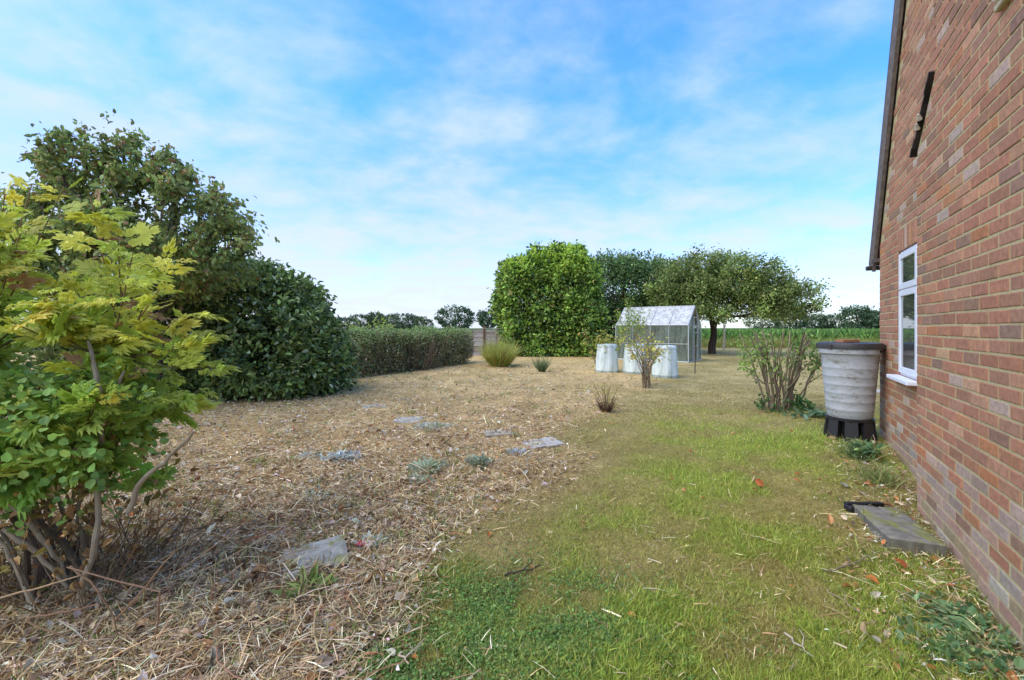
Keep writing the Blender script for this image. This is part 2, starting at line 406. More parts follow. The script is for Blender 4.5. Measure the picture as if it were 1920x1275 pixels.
GREEN = [(3.05, 5.0, 1.2, .6, 1.0), (2.6, 6.0, .8, .4, .6), (1.45, 3.4, .5, .35, .55), (1.9, 3.0, .4, .3, .4), (-.1, 2.0, .45, .3, .7), (.25, 1.75, .5, .2, .7), (.9, 2.1, .3, .25, .5),
         (1.3, 2.35, .35, .25, .5), (1.55, 1.75, .3, .2, .4), (2.9, 3.9, .4, .5, .6), (4.0, 9, .6, .5, .25), (9, 15, 2, 1, .2), (-.3, 2.35, .35, .25, .6)]
def greenness(x, y):
    g = 0
    for (cx, cy, sx, sy, a) in GREEN: g = np.maximum(g, a*np.exp(-((x-cx)/sx)**2-((y-cy)/sy)**2))
    e = np.interp(y, EDGE[:, 0], EDGE[:, 1]); g = np.maximum(g, .62*sstep(.35, 1.3, x-e)*sstep(8.2, 4.6, y+(fbm(x*1.2, y*1.2, 181)-.5)*4)*(.25+1.0*sstep(.38, .62, fbm(x*2.4+5, y*2.4, 161))))
    return np.clip(g*(.35+1.3*fbm(x*1.7, y*1.7, 31))+.22*(fbm(x*2.3, y*2.3, 33)-.35)*sstep(9, 5, y), 0, 1)
_G0 = G
def G(px, py, h=None):
    if h is not None: return _G0(px, py, h)
    h = 0.0
    for _ in range(6):
        p = _G0(px, py, h); h = float(gh(p[0], p[1]))
    return _G0(px, py, h)
c_soil = np.array(lin('7a6244')); c_tan = np.array(lin('b39a6c')); c_pale = np.array(lin('b9a684')); c_olive = np.array(lin('857845')); c_green = np.array(lin('7c8436'))
c_dry = np.array(lin('b5a26c')); c_crop = np.array(lin('4c6a2e'))
def gtint(x, y):
    l = litter(x, y)[..., None]; g = greenness(x, y)[..., None]
    n = fbm(x*1.9, y*1.9, 41)[..., None]; n2 = fbm(x*.5, y*.5, 44)[..., None]; n3 = fbm(x*5, y*5, 47)[..., None]
    far = sstep(4.6, 11, y+(fbm(x*1.2, y*1.2, 183)-.5)*4)[..., None]
    k = sstep(.35, .65, n2*.6+n*.4)
    olive = c_olive*(.85+.4*n3)
    law = olive*(1-.45*k)+c_tan*.8*.45*k
    law = law*(1-g)+c_green*(.8+.4*n3)*g
    m4 = sstep(.42, .6, fbm(x*.9+3, y*1.6, 141))[..., None]*.75; dry = (c_dry*(.62+.5*n3)*(1-m4)+c_olive*1.1*(.7+.5*n3)*m4)
    law = law*(1-far)+dry*far
    lt = (c_soil*(1-n)+c_tan*n)*(.75+.6*n3); q = sstep(5, 11, y)[..., None]; lt = lt*(1-q)+c_tan*(.75+.5*n)*q
    m5 = sstep(.5, .64, fbm(x*1.1+3, y*1.9, 151))[..., None]*.5*q; lt = lt*(1-m5)+c_olive*(.8+.4*n3)*m5
    t = law*(1-l)*1.2+lt*l*np.array([1.30, 1.26, 1.14])
    f = sstep(33, 36, y)[..., None]
    return t*(1-f)+c_crop*(.7+.6*n2)*f
def axis(fine0, fine1, st, lo, hi, gr=1.09):
    a = list(np.arange(fine0, fine1, st)); s = st; x = a[-1]
    while x < hi: s *= gr; x += s; a.append(x)
    s = st; x = a[0]; b = []
    while x > lo: s *= gr; x -= s; b.append(x)
    return np.array(b[::-1]+a)
gx = axis(-5, 4.6, .045, -3000, 3000); gy = axis(.6, 8, .045, -60, 3500)
GX, GY = np.meshgrid(gx, gy); gz = gh(GX, GY)
mb = MB(); nx, ny = len(gx), len(gy)
i = np.arange(ny-1)[:, None]*nx+np.arange(nx-1)[None]
mb.add(np.stack([GX, GY, gz], -1).reshape(-1, 3), np.stack([i, i+1, i+nx+1, i+nx], -1).reshape(-1, 4), gtint(GX, GY).reshape(-1, 3))
m, nt, b, out = new_mat('garden_ground')
at = nd(nt, 'ShaderNodeAttribute', attribute_name='tint'); tcn = nd(nt, 'ShaderNodeTexCoord')
nA = nd(nt, 'ShaderNodeTexNoise', i_Scale=28.0, i_Detail=8.0, i_Roughness=.7); nB = nd(nt, 'ShaderNodeTexNoise', i_Scale=4.0, i_Detail=10.0, i_Roughness=.75)
nC = nd(nt, 'ShaderNodeTexNoise', i_Scale=110.0, i_Detail=5.0, i_Roughness=.7)
for q in (nA, nB, nC): nt.links.new(tcn.outputs['Object'], q.inputs[0])
k = mth(nt, 'ADD', mth(nt, 'MULTIPLY', nA.outputs[0], 1.7), mth(nt, 'MULTIPLY', nB.outputs[0], 1.5)); k = mth(nt, 'ADD', k, mth(nt, 'MULTIPLY', nC.outputs[0], 1.0)); k = mth(nt, 'SUBTRACT', k, 1.2)
vm = nd(nt, 'ShaderNodeVectorMath', operation='SCALE'); nt.links.new(at.outputs['Color'], vm.inputs[0]); nt.links.new(k, vm.inputs['Scale'])
nt.links.new(vm.outputs[0], b.inputs['Base Color']); b.inputs['Roughness'].default_value = .95; b.inputs['Specular IOR Level'].default_value = .1
bp = nd(nt, 'ShaderNodeBump'); bp.inputs['Strength'].default_value = .8; bp.inputs['Distance'].default_value = .03; nt.links.new(nA.outputs[0], bp.inputs['Height']); nt.links.new(bp.outputs[0], b.inputs['Normal'])
M_ground = m
tag(mb.build('ground', M_ground, smooth=True), 'garden ground of worn lawn, cleared soil and the field beyond', 'ground', kind='structure')

# ------------------------------------------------------------------ ground cover (nobody could count it)
def scatter(n, y0, y1, pw, xr=1.35, keep=None):
    """ground points, denser near the camera"""
    out_ = []; got = 0
    while got < n:
        u = rng.random(n); y = (y0**(1-pw)+u*(y1**(1-pw)-y0**(1-pw)))**(1/(1-pw)); x = rng.uniform(-xr, xr, n)*(y+.25)
        ok = wall_dist(x, y) > np.where(wall_dist(x, y)*0+((x-CORN[0])*U[0]+(y-CORN[1])*U[1]) > 2.1, .155, .02)
        ok |= (y > CORN[1]+.3)
        if keep is not None: ok &= rng.random(n) < keep(x, y)
        out_.append(np.stack([x[ok], y[ok]], -1)); got += ok.sum()
    q = np.concatenate(out_)[:n]; return q[:, 0], q[:, 1]
def near_wall(x, y): return np.exp(-(np.maximum(wall_dist(x, y)-.3, 0)/.28)**2)*(y < 5.6)
# lawn blades
def lawn_keep(x, y):
    return sstep(9, 7, y)*np.clip((1-litter(x, y))*(.35+.65*fbm(x*3, y*3, 61)), 0, 1)
def blades(name, n, y0, y1, pw, hgt, wid, keep, colfn, label, lean=.9, T=T_BLADE):
    x, y = scatter(n, y0, y1, pw, keep=keep); z = gh(x, y)
    g = greenness(x, y); tuft = fbm(x*9, y*9, 71)
    d = unit(np.stack([rng.normal(size=n)*lean, rng.normal(size=n)*lean, np.ones(n)*.9+.6*g], -1)); nr = rdir(n)
    L = hgt*(.3+.75*tuft**1.5+.9*g)*np.exp(rng.normal(size=n)*.3); w_ = wid*(1+.06*y)*np.exp(rng.normal(size=n)*.2)
    mb = MB(); mb.inst(T, F_BLADE, np.stack([x, y, z-.004], -1), d, nr, np.stack([w_, L, L], -1), colfn(x, y, n))
    return tag(mb.build(name, M_grass), label, 'grass', kind='stuff')
def grass_col(x, y, n):
    g = greenness(x, y)[:, None]; q = (fbm(x*1.9, y*1.9, 41)*.5+rng.random(n)*.7)[:, None]
    gr = pal(n, ['a9b64a', 'bcc65c', '98aa44', 'ccc86c', '8eaa48'], None, .2); ol = pal(n, ['a89e58', 'b8a668', '968e4a', 'c4b278', 'b0ae58'], None, .2)
    st = pal(n, ['d0bc88', 'b8a06c', 'ddcda2', 'a89060'], None, .18)
    k = np.clip(g*1.25+.18*rng.random((n, 1)), 0, 1); c = gr*k+ol*(1-k); tan_ = sstep(.42, .62, fbm(x*1.3+9, y*1.3, 121))[:, None]*(1-g)*.6; c = c*(1-tan_)+pal(n, ['b09c64', 'a08c54', '8f7f4a'], None, .2)*tan_
    dry = sstep(.50, .85, q*.8+.35*sstep(5.5, 10, y)[:, None]-.35*g)
    s = (rng.random((n, 1)) < dry*.8+.1*(1-g)); return np.where(s, st, c)
blades('lawn_grass', 360000, .9, 9, 1.9, .031, .0034, lawn_keep, grass_col, 'short patchy lawn grass, bright green in patches and mossy olive elsewhere')
blades('dry_lawn_grass', 150000, 4.5, 30, 1.6, .042, .0050, lambda x, y: (1-litter(x, y))*(.3+.7*fbm(x*2, y*2, 62))*sstep(4.5, 8.5, y), grass_col, 'sparse straw coloured dry grass on the far part of the lawn')
# clover / moss mats in the dark green patches
def clover_keep(x, y):
    a = np.exp(-((x+.05)/.6)**2-((y-1.95)/.36)**2); return np.clip(a*1.5*sstep(.2, .7, fbm(x*4, y*4, 65)), 0, 1)*(1-litter(x, y))
x, y = scatter(30000, 1.1, 4, 1.5, xr=.8, keep=clover_keep); n = len(x)
mb = MB(); mb.inst(T_ROUND, F_LEAF, np.stack([x, y, gh(x, y)+rng.random(n)*.025+.003], -1), unit(rng.normal(size=(n, 3))*[1, 1, .4]), unit(rng.normal(size=(n, 3))*.5+[0, 0, 1]), .0105*np.exp(rng.normal(size=n)*.25), pal(n, ['6c9046', '80a24e', '5c803e', '94ac5a'], None, .2))
tag(mb.build('clover_mat', M_leaf), 'low dark green clover growing through the near lawn', 'clover', kind='stuff')
# litter: straw, chips, twigs, dead leaves
def lit_keep(x, y): return np.clip(litter(x, y)*1.05+.75*near_wall(x, y)*.6+.012, 0, 1)
n = 190000; x, y = scatter(n, .9, 18, 1.75, keep=lambda x, y: np.clip(litter(x, y)+.25*near_wall(x, y)+.015, 0, 1)*(.35+.65*fbm(x*2.2, y*2.2, 81)))
hgt = rng.random(n)**2*.05*(.4+fbm(x*3, y*3, 83)); d = unit(rng.normal(size=(n, 3))*[1, 1, .28])
L = .055*np.exp(rng.normal(size=n)*.5); wd = .0026*(1+.10*y)*np.exp(rng.normal(size=n)*.35)
mb = MB(); mb.inst(T_STRAW, F_BLADE, np.stack([x, y, gh(x, y)+hgt+.002], -1), d, unit(rng.normal(size=(n, 3))*.5+[0, 0, 1]), np.stack([wd, L, L], -1),
    (.75+.75*np.exp((fbm(x*1.6, y*1.6, 131)-.55)*1.3))[:, None]*np.array([.84, .82, .74])*pal(n, ['d2c39e', 'b59b72', '9a7f5a', 'e6dcc2', '755d44', 'c0a980', 'a8957e'], [3, 3, 3, 2.2, 1.6, 3, 2], .22))
tag(mb.build('straw_litter', M_litter), 'dry straw and chopped stems lying over the cleared bed', 'plant litter', kind='stuff')
n = 75000; x, y = scatter(n, .9, 16, 1.8, keep=lambda x, y: np.clip(litter(x, y)+.3*near_wall(x, y), 0, 1)*(.25+.75*fbm(x*2.6+4, y*2.6, 85)))
mb = MB(); mb.inst(T_LEAF, F_LEAF, np.stack([x, y, gh(x, y)+.004+rng.random(n)**2*.035], -1), unit(rng.normal(size=(n, 3))*[1, 1, .35]), unit(rng.normal(size=(n, 3))*.55+[0, 0, 1]), (.021*(1+.05*y))*np.exp(rng.normal(size=n)*.45),
    pal(n, ['a88a60', 'bca074', '86694a', 'd4c29c', 'bcb6a6', 'a8784e', 'e6decb', '6c573e'], [3, 3, 2.2, 2.6, 2.2, .6, 1.8, 1.3], .22))
tag(mb.build('leaf_litter', M_litter), 'crumbled brown and grey dead leaves covering the cleared bed', 'leaf litter', kind='stuff')
n = 8000; x, y = scatter(n, 1.1, 12, 1.7, keep=lambda x, y: litter(x, y)*(.2+.8*sstep(.4, .65, fbm(x*1.4, y*1.4, 171))))
L = .10*np.exp(rng.normal(size=n)*.45); wd = .0032*(1+.09*y)*np.exp(rng.normal(size=n)*.3)
mb = MB(); mb.inst(T_STRAW, F_BLADE, np.stack([x, y, gh(x, y)+.012+rng.random(n)**2*.06], -1), unit(rng.normal(size=(n, 3))*[1, 1, .22]), unit(rng.normal(size=(n, 3))*.5+[0, 0, 1]), np.stack([wd, L, L], -1), pal(n, ['cdbb90', 'b39a6e', '96794f', 'ddd0b0', '775c40'], [2.5, 3, 3, 1.3, 2], .2))
tag(mb.build('cut_stalks', M_litter), 'long pale cut stalks strewn in drifts over the cleared bed', 'plant litter', kind='stuff')
n = 2000; x, y = scatter(n, 1.2, 6, 1.6, keep=lambda x, y: np.clip(litter(x, y)*np.exp(-((x+1.5)/1.1)**2), 0, 1))
mb = MB(); mb.inst(T_LEAF*np.array([1.15, 1, 3.5]), F_LEAF, np.stack([x, y, gh(x, y)+.012+rng.random(n)*.03], -1), unit(rng.normal(size=(n, 3))*[1, 1, .4]), unit(rng.normal(size=(n, 3))*.7+[0, 0, 1]), .042*np.exp(rng.normal(size=n)*.35),
    pal(n, ['a88258', '8c6c4a', 'c8aa80', 'bab4a6', '6c523a', 'dccfb6', 'b0703c'], [2.5, 3, 2.5, 2, 2, 1.6, .6], .2))
tag(mb.build('curled_leaves', M_litter), 'curled brown dead leaves piled in the near left of the bed', 'dead leaves', kind='stuff')
# sparse green weeds in the litter
n = 9000; cxx, cyy = scatter(420, 1.4, 14, 1.6, keep=lambda x, y: litter(x, y)*.8+near_wall(x, y)); k = rng.integers(0, 420, n)
x = cxx[k]+rng.normal(size=n)*.035; y = cyy[k]+rng.normal(size=n)*.035
d = unit(np.stack([x-cxx[k], y-cyy[k], .05+rng.random(n)*.05], -1)); L = np.minimum(.05*np.exp(rng.normal(size=n)*.4), .1)
mb = MB(); mb.inst(T_BLADE, F_BLADE, np.stack([x, y, gh(x, y)], -1), d, rdir(n), np.stack([L*.1, L, L], -1), pal(n, ['7f9440', '9aa456', '5f7c34', 'a8a468'], None, .2))
tag(mb.build('sprouting_weeds', M_grass), 'small green weeds sprouting through the dead litter', 'weeds', kind='stuff')
# fallen autumn leaves on the lawn and by the wall
n = 420; x, y = scatter(n, 1.3, 7, 1.5, keep=lambda x, y: np.clip(.06+near_wall(x, y)*1.0+.16*litter(x, y)+.12*(x > 1.3), 0, 1))
mb = MB(); mb.inst(T_LEAF*np.array([1.1, 1, 2.2]), F_LEAF, np.stack([x, y, gh(x, y)+.022], -1), unit(rng.normal(size=(n, 3))*[1, 1, .3]), unit(rng.normal(size=(n, 3))*.4+[0, 0, 1]), .046*np.exp(rng.normal(size=n)*.3),
    pal(n, ['b5703c', 'c4844a', '9a5c34', 'c89a68', 'a87a50'], None, .15))
tag(mb.build('fallen_leaves', M_litter), 'scattered orange brown fallen leaves on the lawn and beside the wall', 'fallen leaves', kind='stuff')
# coarse twigs in the near left litter
mb = MB()
xs, ys = scatter(520, 1.2, 9, 1.7, keep=lambda x, y: litter(x, y)*(.15+.85*np.exp(-((x+2)/1.3)**2-((y-2.4)/1.4)**2)))
for x0, y0 in zip(xs, ys):
    a = rng.random()*6.3; L = .1+rng.exponential(.13); p = np.array([x0, y0, float(gh(x0, y0))+.012]); dd = np.array([math.cos(a), math.sin(a), rng.normal()*.12+.05])
    pts = [p+dd*L*t+np.array([rng.normal()*.012, rng.normal()*.012, .01+rng.random()*.012]) for t in np.linspace(0, 1, 5)]
    mb.tube(pts, np.linspace(.0045, .0018, 5)*(.7+rng.random()*.8), 4, pal(1, ['8a6a4e', '7a6a58', 'a08a70', '5c4836', '9c6e52'])[0])
tag(mb.build('twig_litter', M_bark), 'tangle of thin cut twigs lying in the leaf litter', 'twigs', kind='stuff')

# ------------------------------------------------------------------ brick house
hl = (float(CORN[0]), float(CORN[1]), 0.0)
house = thing('brick_house', 'red brick gable end of a house with a white window, right of the lawn', 'house', hl)
VN = -.153      # face of the projecting chimney breast
UB = 2.155
BC = ['b67d6a', 'aa7362', '9c7262', 'bd8a72', '8e7268', 'b08070', 'bc7c58', 'cb9f86', '816c66', 'b17865']
BW = [4, 4, 3, 2.4, 1.8, 3, .6, .7, .8, 4]
def brick(mb, u, v, z, L=.215, hh=.0635, dep=.05, tint=None, vert=False):
    """front face of one brick standing a few mm proud of the mortar"""
    if L < .02 or hh < .02: return
    t = pal(1, BC, BW, .07)[0] if tint is None else tint
    t = (t*.80+np.array(lin('ae7d5a'))*.30)*[.90, .93, .82]
    if z < .62 and rng.random() < 1.1-z/.62: k_ = .25+.4*rng.random(); t = t*(1-k_)+np.array(lin('aaa294'))*k_
    if z < .15 and rng.random() < .6: t = t*.55+np.array(lin('8e8c54'))*.4
    if rng.random() < .05: t = t*.5+np.array(lin('d9cdbb'))*.4
    u += rng.normal()*.0012; z += rng.normal()*.0010; pr = .0035+rng.normal()*.001; bw = .004
    a, b2, c0, c1 = u+.0015, u+L-.0015, z, z+hh
    P_ = []
    for (s, vv) in ((0, v+.004), (0, v-pr+.0025), (bw, v-pr)):
        P_ += [H(a+s, vv, c0+s), H(b2-s, vv, c0+s), H(b2-s, vv, c1-s), H(a+s, vv, c1-s)]
    f = []
    for k in (0, 4):
        for j in range(4): f.append((k+j, k+(j+1) % 4, k+4+(j+1) % 4, k+4+j))
    f.append((8, 9, 10, 11)); mb.add(P_, f, t)
MORT = np.array(lin('bcae80'))
wb = MB()
roof_z = lambda u: 2.33+1.94*u
WU0, WU1, WZ0, WZ1 = .84, 1.505, .93, 2.165
RIDGE_U = 3.42
def roof_h(u): return np.where(u < RIDGE_U, roof_z(u), roof_z(2*RIDGE_U-u))
# mortar slabs: the gable is one sheet with the window left out
def quad(mb, pts, tint, mat=0): mb.add(np.array(pts), [tuple(range(len(pts)))], tint, mat)
Z0 = -.4
quad(wb, [H(0, 0, Z0), H(WU0, 0, Z0), H(WU0, 0, float(roof_z(WU0))), H(0, 0, float(roof_z(0)))], MORT, 1)
quad(wb, [H(WU0, 0, Z0), H(WU1, 0, Z0), H(WU1, 0, WZ0), H(WU0, 0, WZ0)], MORT, 1)
quad(wb, [H(WU0, 0, WZ1), H(WU1, 0, WZ1), H(WU1, 0, float(roof_z(WU1))), H(WU0, 0, float(roof_z(WU0)))], MORT, 1)
quad(wb, [H(WU1, 0, Z0), H(6.84, 0, Z0), H(6.84, 0, float(roof_z(0))), H(RIDGE_U, 0, float(roof_z(RIDGE_U))), H(WU1, 0, float(roof_z(WU1)))], MORT, 1)
# window reveals
for (a, b2) in (((WU0, WZ0), (WU0, WZ1)), ((WU0, WZ1), (WU1, WZ1)), ((WU1, WZ1), (WU1, WZ0)), ((WU1, WZ0), (WU0, WZ0))):
    quad(wb, [H(a[0], 0, a[1]), H(b2[0], 0, b2[1]), H(b2[0], .16, b2[1]), H(a[0], .16, a[1])], np.array(lin('9a6656')), 0)
for r in range(-4, 125):
    z = r*.075; off = -(.1125 if r % 2 else 0)
    for c_ in range(0, 32):
        u = off+c_*.225; a, b2 = max(u, 0), u+.215
        if a > 6.8 or b2 < .03: continue
        if UB+.05 < a < 4.55 and z < 6: continue        # behind the chimney breast
        if z+.065 > min(float(roof_h(np.array(max(a, 0)))), float(roof_h(np.array(b2))))+.1: continue
        if z+.065 > WZ0 and z < WZ1+.222:               # window and its soldier course
            if b2 > WU0 and a < WU1:
                if a < WU0: brick(wb, a, 0, z, WU0-.005-a)
                if b2 > WU1: brick(wb, WU1+.005, 0, z, b2-WU1-.005)
                continue
        brick(wb, a, 0, z, b2-a)
for k in range(9): brick(wb, WU0+.003+k*.075, 0, WZ1+.004, .065, .215)
# small corbel below the gutter, side wall and rear of the house
side = MB()
quad(side, [H(0, 0, Z0), H(0, 8, Z0), H(0, 8, 2.33), H(0, 0, 2.33)], MORT, 1)
quad(side, [H(6.84, 0, Z0), H(6.84, 8, Z0), H(6.84, 8, 2.33), H(6.84, 0, 2.33)], MORT, 1)
for r in range(-3, 31):
    for c_ in range(0, 5):
        v0 = c_*.225-(.1125 if r % 2 else 0); a = max(v0, 0); L = v0+.215-a
        if L < .03: continue
        z = r*.075; P_ = [H(-.004, a, z), H(-.004, a+L, z), H(-.004, a+L, z+.065), H(-.004, a, z+.065)]
        quad(side, P_, pal(1, BC, BW, .09)[0], 0)
M_mortar = tint_mat('lime_mortar', .95, 40, .2, .6, 180, .1, bdist=.004)
wall = wb.build('gable_wall', [M_brick, M_mortar], house)
side.build('side_wall', [M_brick, M_mortar], house)
# chimney breast with a sloping shoulder
cb = MB(); UE = 4.68; SH0, SH1, SU = 2.74, 3.12, .385; TOPZ = 9.4
quad(cb, [H(UB, VN, Z0), H(UE, VN, Z0), H(UE, VN, SH0), H(UE-SU, VN, SH1), H(UE-SU, VN, TOPZ), H(UB+SU, VN, TOPZ), H(UB+SU, VN, SH1), H(UB, VN, SH0)], MORT, 1)
quad(cb, [H(UB, VN, Z0), H(UB, 0, Z0), H(UB, 0, SH0), H(UB, VN, SH0)], MORT, 1)
quad(cb, [H(UB, VN, SH0), H(UB, 0, SH0), H(UB+SU, 0, SH1), H(UB+SU, VN, SH1)], MORT, 1)
quad(cb, [H(UB+SU, VN, SH1), H(UB+SU, 0, SH1), H(UB+SU, 0, TOPZ), H(UB+SU, VN, TOPZ)], MORT, 1)
quad(cb, [H(UE, VN, Z0), H(UE, 0, Z0), H(UE, 0, SH0), H(UE, VN, SH0)], MORT, 1)
for r in range(-4, 124):
    z = r*.075; off = UB-(.1125 if r % 2 else 0)
    lo = UB if z+.065 < SH0 else (UB+SU*min(1, (z+.065-SH0)/(SH1-SH0))); hi = UE-(lo-UB)
    for c_ in range(0, 13):
        u = off+c_*.225; a, b2 = max(u, lo), min(u+.215, hi)
        if b2-a < .03: continue
        brick(cb, a, VN, z, b2-a)
cbo = cb.build('chimney_breast', [M_brick, M_mortar], house)
# dark creasing tiles on the shoulder slope
st = MB()
for k in range(9):
    t = k/8; u = UB+SU*t-.012; z = SH0+(SH1-SH0)*t+.012
    M = WM@np.array([[math.cos(-.78), 0, math.sin(-.78)], [0, 1, 0], [-math.sin(-.78), 0, math.cos(-.78)]])
    st.box(H(u, VN/2-.012-rng.random()*.01, z), (.075, .185, .02), pal(1, ['3a3431', '453c36', '2e2a28'])[0], M=M)
for p_ in (.42, .55): st.tube([H(UB+SU*p_-.02, VN-.03, SH0+(SH1-SH0)*p_-.03), H(UB+SU*p_+.01, VN-.045, SH0+(SH1-SH0)*p_+.0)], [.018, .008], 5, np.array(lin('cfc6b4')))
st.build('shoulder_tiles', M_stone, cbo)
# white projecting stone high on the breast
ws = MB(); ws.box(H(3.86, VN-.022, 3.01), (.58, .05, .07), np.array(lin('e6e2da')), M=WM, bev=.008); ws.box(H(3.86, VN-.015, 2.955), (.64, .035, .036), np.array(lin('b5aa88')), M=WM, bev=.006)
ws.build('projecting_sill', M_stone, house)
# roof slopes, barge board, gutter
ang = math.atan(1.94); rf = MB()
ru, rz = math.cos(ang), math.sin(ang)
def slope_pt(s, v, off, mirror=False):
    u = -.22+s*ru-off*rz; z = 2.33+1.94*(-.22)+s*rz+off*ru
    if mirror: u = 2*RIDGE_U-u
    return H(u, v, z)
SL = (RIDGE_U+.22)/ru; S0 = .20
for mir in (False, True):
    a = .2; t0 = .245
    pts = [slope_pt(S0, -.05, a, mir), slope_pt(SL, -.05, a, mir), slope_pt(SL, 8.1, a, mir), slope_pt(S0, 8.1, a, mir), slope_pt(S0, -.05, t0, mir), slope_pt(SL, -.05, t0, mir), slope_pt(SL, 8.1, t0, mir), slope_pt(S0, 8.1, t0, mir)]
    rf.add(pts, [(0, 1, 2, 3), (4, 7, 6, 5), (0, 4, 5, 1), (3, 2, 6, 7), (0, 3, 7, 4)], np.array(lin('6b5f57')))
roof = rf.build('roof', M_stone, house)
bb = MB(); 
for k in range(5):
    s0, s1 = max(S0, SL*k/5+.002), SL*(k+1)/5-.002; cc = np.array(lin('6f655c'))*rng.uniform(.9, 1.1)
    pts = [slope_pt(s, v, o_) for v in (-.05, -.018) for (s, o_) in ((s0, -.005), (s1, -.005), (s1, .198), (s0, .198))]
    bb.add(pts, [(0, 1, 2, 3), (7, 6, 5, 4), (0, 4, 5, 1), (1, 5, 6, 2), (2, 6, 7, 3), (3, 7, 4, 0)], cc)
bb.build('barge_board', M_stone, roof)
gt = MB()
gu, gz_ = -.17, 2.12
a = np.linspace(0, PI, 9); prof = [(gu+.055*math.cos(t), gz_-.05*math.sin(t)+.03) for t in a]
vs = [H(p[0], v, p[1]) for v in (-.1, 8) for p in prof]; gt.add(vs, [(i_, i_+1, i_+10, i_+9) for i_ in range(8)]+[tuple(range(9))], np.array(lin('4a4440')))
gt.box(H(-.07, .0, 2.2), (.16, .1, .045), np.array(lin('554c46')), M=WM)
gt.build('gutter', M_dark, house)
# window
win = MB(); WHT = np.array(lin('e9ebee'))
def bar(mb, u0, u1, z0, z1, v0, v1, tint=WHT, bev=.004): mb.box(H((u0+u1)/2, (v0+v1)/2, (z0+z1)/2), (u1-u0, v1-v0, z1-z0), tint, M=WM, bev=bev)
v0, v1 = .012, .075; fw = .058; TR = 1.775
bar(win, WU0+.003, WU0+fw, WZ0, WZ1-.003, v0, v1); bar(win, WU1-fw, WU1-.003, WZ0, WZ1-.003, v0, v1)
bar(win, WU0+fw, WU1-fw, WZ1-fw, WZ1-.003, v0, v1); bar(win, WU0+fw, WU1-fw, WZ0, WZ0+fw, v0, v1); bar(win, WU0+fw, WU1-fw, TR-.03, TR+.03, v0, v1)
wino = win.build('window', M_upvc, house)
def sash(z0, z1, name):
    s = MB(); a, b2, w_ = WU0+.03, WU1-.03, .058; s0, s1 = -.008, .011
    bar(s, a, a+w_, z0, z1, s0, s1); bar(s, b2-w_, b2, z0, z1, s0, s1); bar(s, a+w_, b2-w_, z0, z0+w_, s0, s1); bar(s, a+w_, b2-w_, z1-w_, z1, s0, s1)
    return s.build(name, M_upvc, wino)
sash(WZ0+.03, TR-.006, 'casement'); sash(TR+.006, WZ1-.03, 'top_light')
m, nt, b, out = new_mat('window_glass'); b.inputs['Base Color'].default_value = (.06, .07, .065, 1); b.inputs['Roughness'].default_value = .03; b.inputs['Specular IOR Level'].default_value = .9; b.inputs['Coat Weight'].default_value = .5
M_wglass = m
for (z0, z1) in ((WZ0+fw+.02, TR-.05), (TR+.05, WZ1-fw-.02)):
    p_ = MB(); bar(p_, WU0+.085, WU1-.085, z0, z1, .004, .01, bev=0); p_.build('pane', M_wglass, wino)
sl = MB(); sl.box(H((WU0+WU1)/2, -.03, WZ0-.02), (WU1-WU0+.07, .12, .038), WHT, M=WM, bev=.006); sl.build('sill', M_upvc, wino)

# ------------------------------------------------------------------ water butt on its stand against the wall
B = np.array([3.93, 4.97, 0]); B[2] = float(gh(B[0], B[1]))
butt = thing('water_butt', 'grey ribbed plastic water butt with dark lid on a black stand at the house corner', 'water butt', B)
g0 = .37-B[2]
m, nt, b, out = new_mat('dirty_grey_plastic')
tcn = nd(nt, 'ShaderNodeTexCoord'); mp_ = nd(nt, 'ShaderNodeMapping'); mp_.inputs['Scale'].default_value = (1, 1, 2.2); nt.links.new(tcn.outputs['Object'], mp_.inputs[0])
n1 = nd(nt, 'ShaderNodeTexNoise', i_Scale=6.0, i_Detail=8.0, i_Roughness=.7); n2 = nd(nt, 'ShaderNodeTexNoise', i_Scale=45.0, i_Detail=5.0, i_Roughness=.7)
nt.links.new(mp_.outputs[0], n1.inputs[0]); nt.links.new(mp_.outputs[0], n2.inputs[0])
s_ = mth(nt, 'ADD', mth(nt, 'MULTIPLY', n1.outputs[0], .65), mth(nt, 'MULTIPLY', n2.outputs[0], .35))
col = ramp(nt, s_, [(.40, lin('aeb0b0')), (.53, lin('a3a5a3')), (.60, lin('868478')), (.70, lin('5c5a48'))])
nt.links.new(col, b.inputs['Base Color']); b.inputs['Roughness'].default_value = .6; b.inputs['Specular IOR Level'].default_value = .3
M_buttp = m
r0, r1 = .215, .278; hb = .83; prof = [(0, g0), (r0*.96, g0), (r0, g0+.012), (r0+.004, g0+.07), (r0-.002, g0+.078)]
for k in range(6):
    t = .12+k*.115; z = g0+hb*t; r = r0+(r1-r0)*t
    prof += [(r-.001, z-.03), (r+.001, z-.012), (r+.004, z-.003), (r+.004, z+.003), (r+.001, z+.009)]
prof += [(r1-.006, g0+hb*.87), (r1+.004, g0+hb*.885), (r1+.016, g0+hb*.89), (r1+.018, g0+hb*.985), (r1+.012, g0+hb)]
bd = MB(); bd.lathe(prof, B, 64); bo = smooth_by(bd.build('barrel', M_buttp, butt, smooth=True), 40)
sb = MB(); sb.tube([B+[-.12, -r1-.008, g0+hb*.93], B+[-.121, -r1-.035, g0+hb*.93]], .015, 12, np.array(lin('222222'))) ; 
aa = math.radians(-62); dirp = np.array([math.cos(aa), math.sin(aa), 0]); sb = MB(); sb.tube([B+dirp*(r1+.01)+[0, 0, g0+hb*.93], B+dirp*(r1+.03)+[0, 0, g0+hb*.93]], .016, 12, np.array(lin('1d1d1d'))); sb.build('overflow_plug', M_dark, bo)
ld = MB(); zt = g0+hb
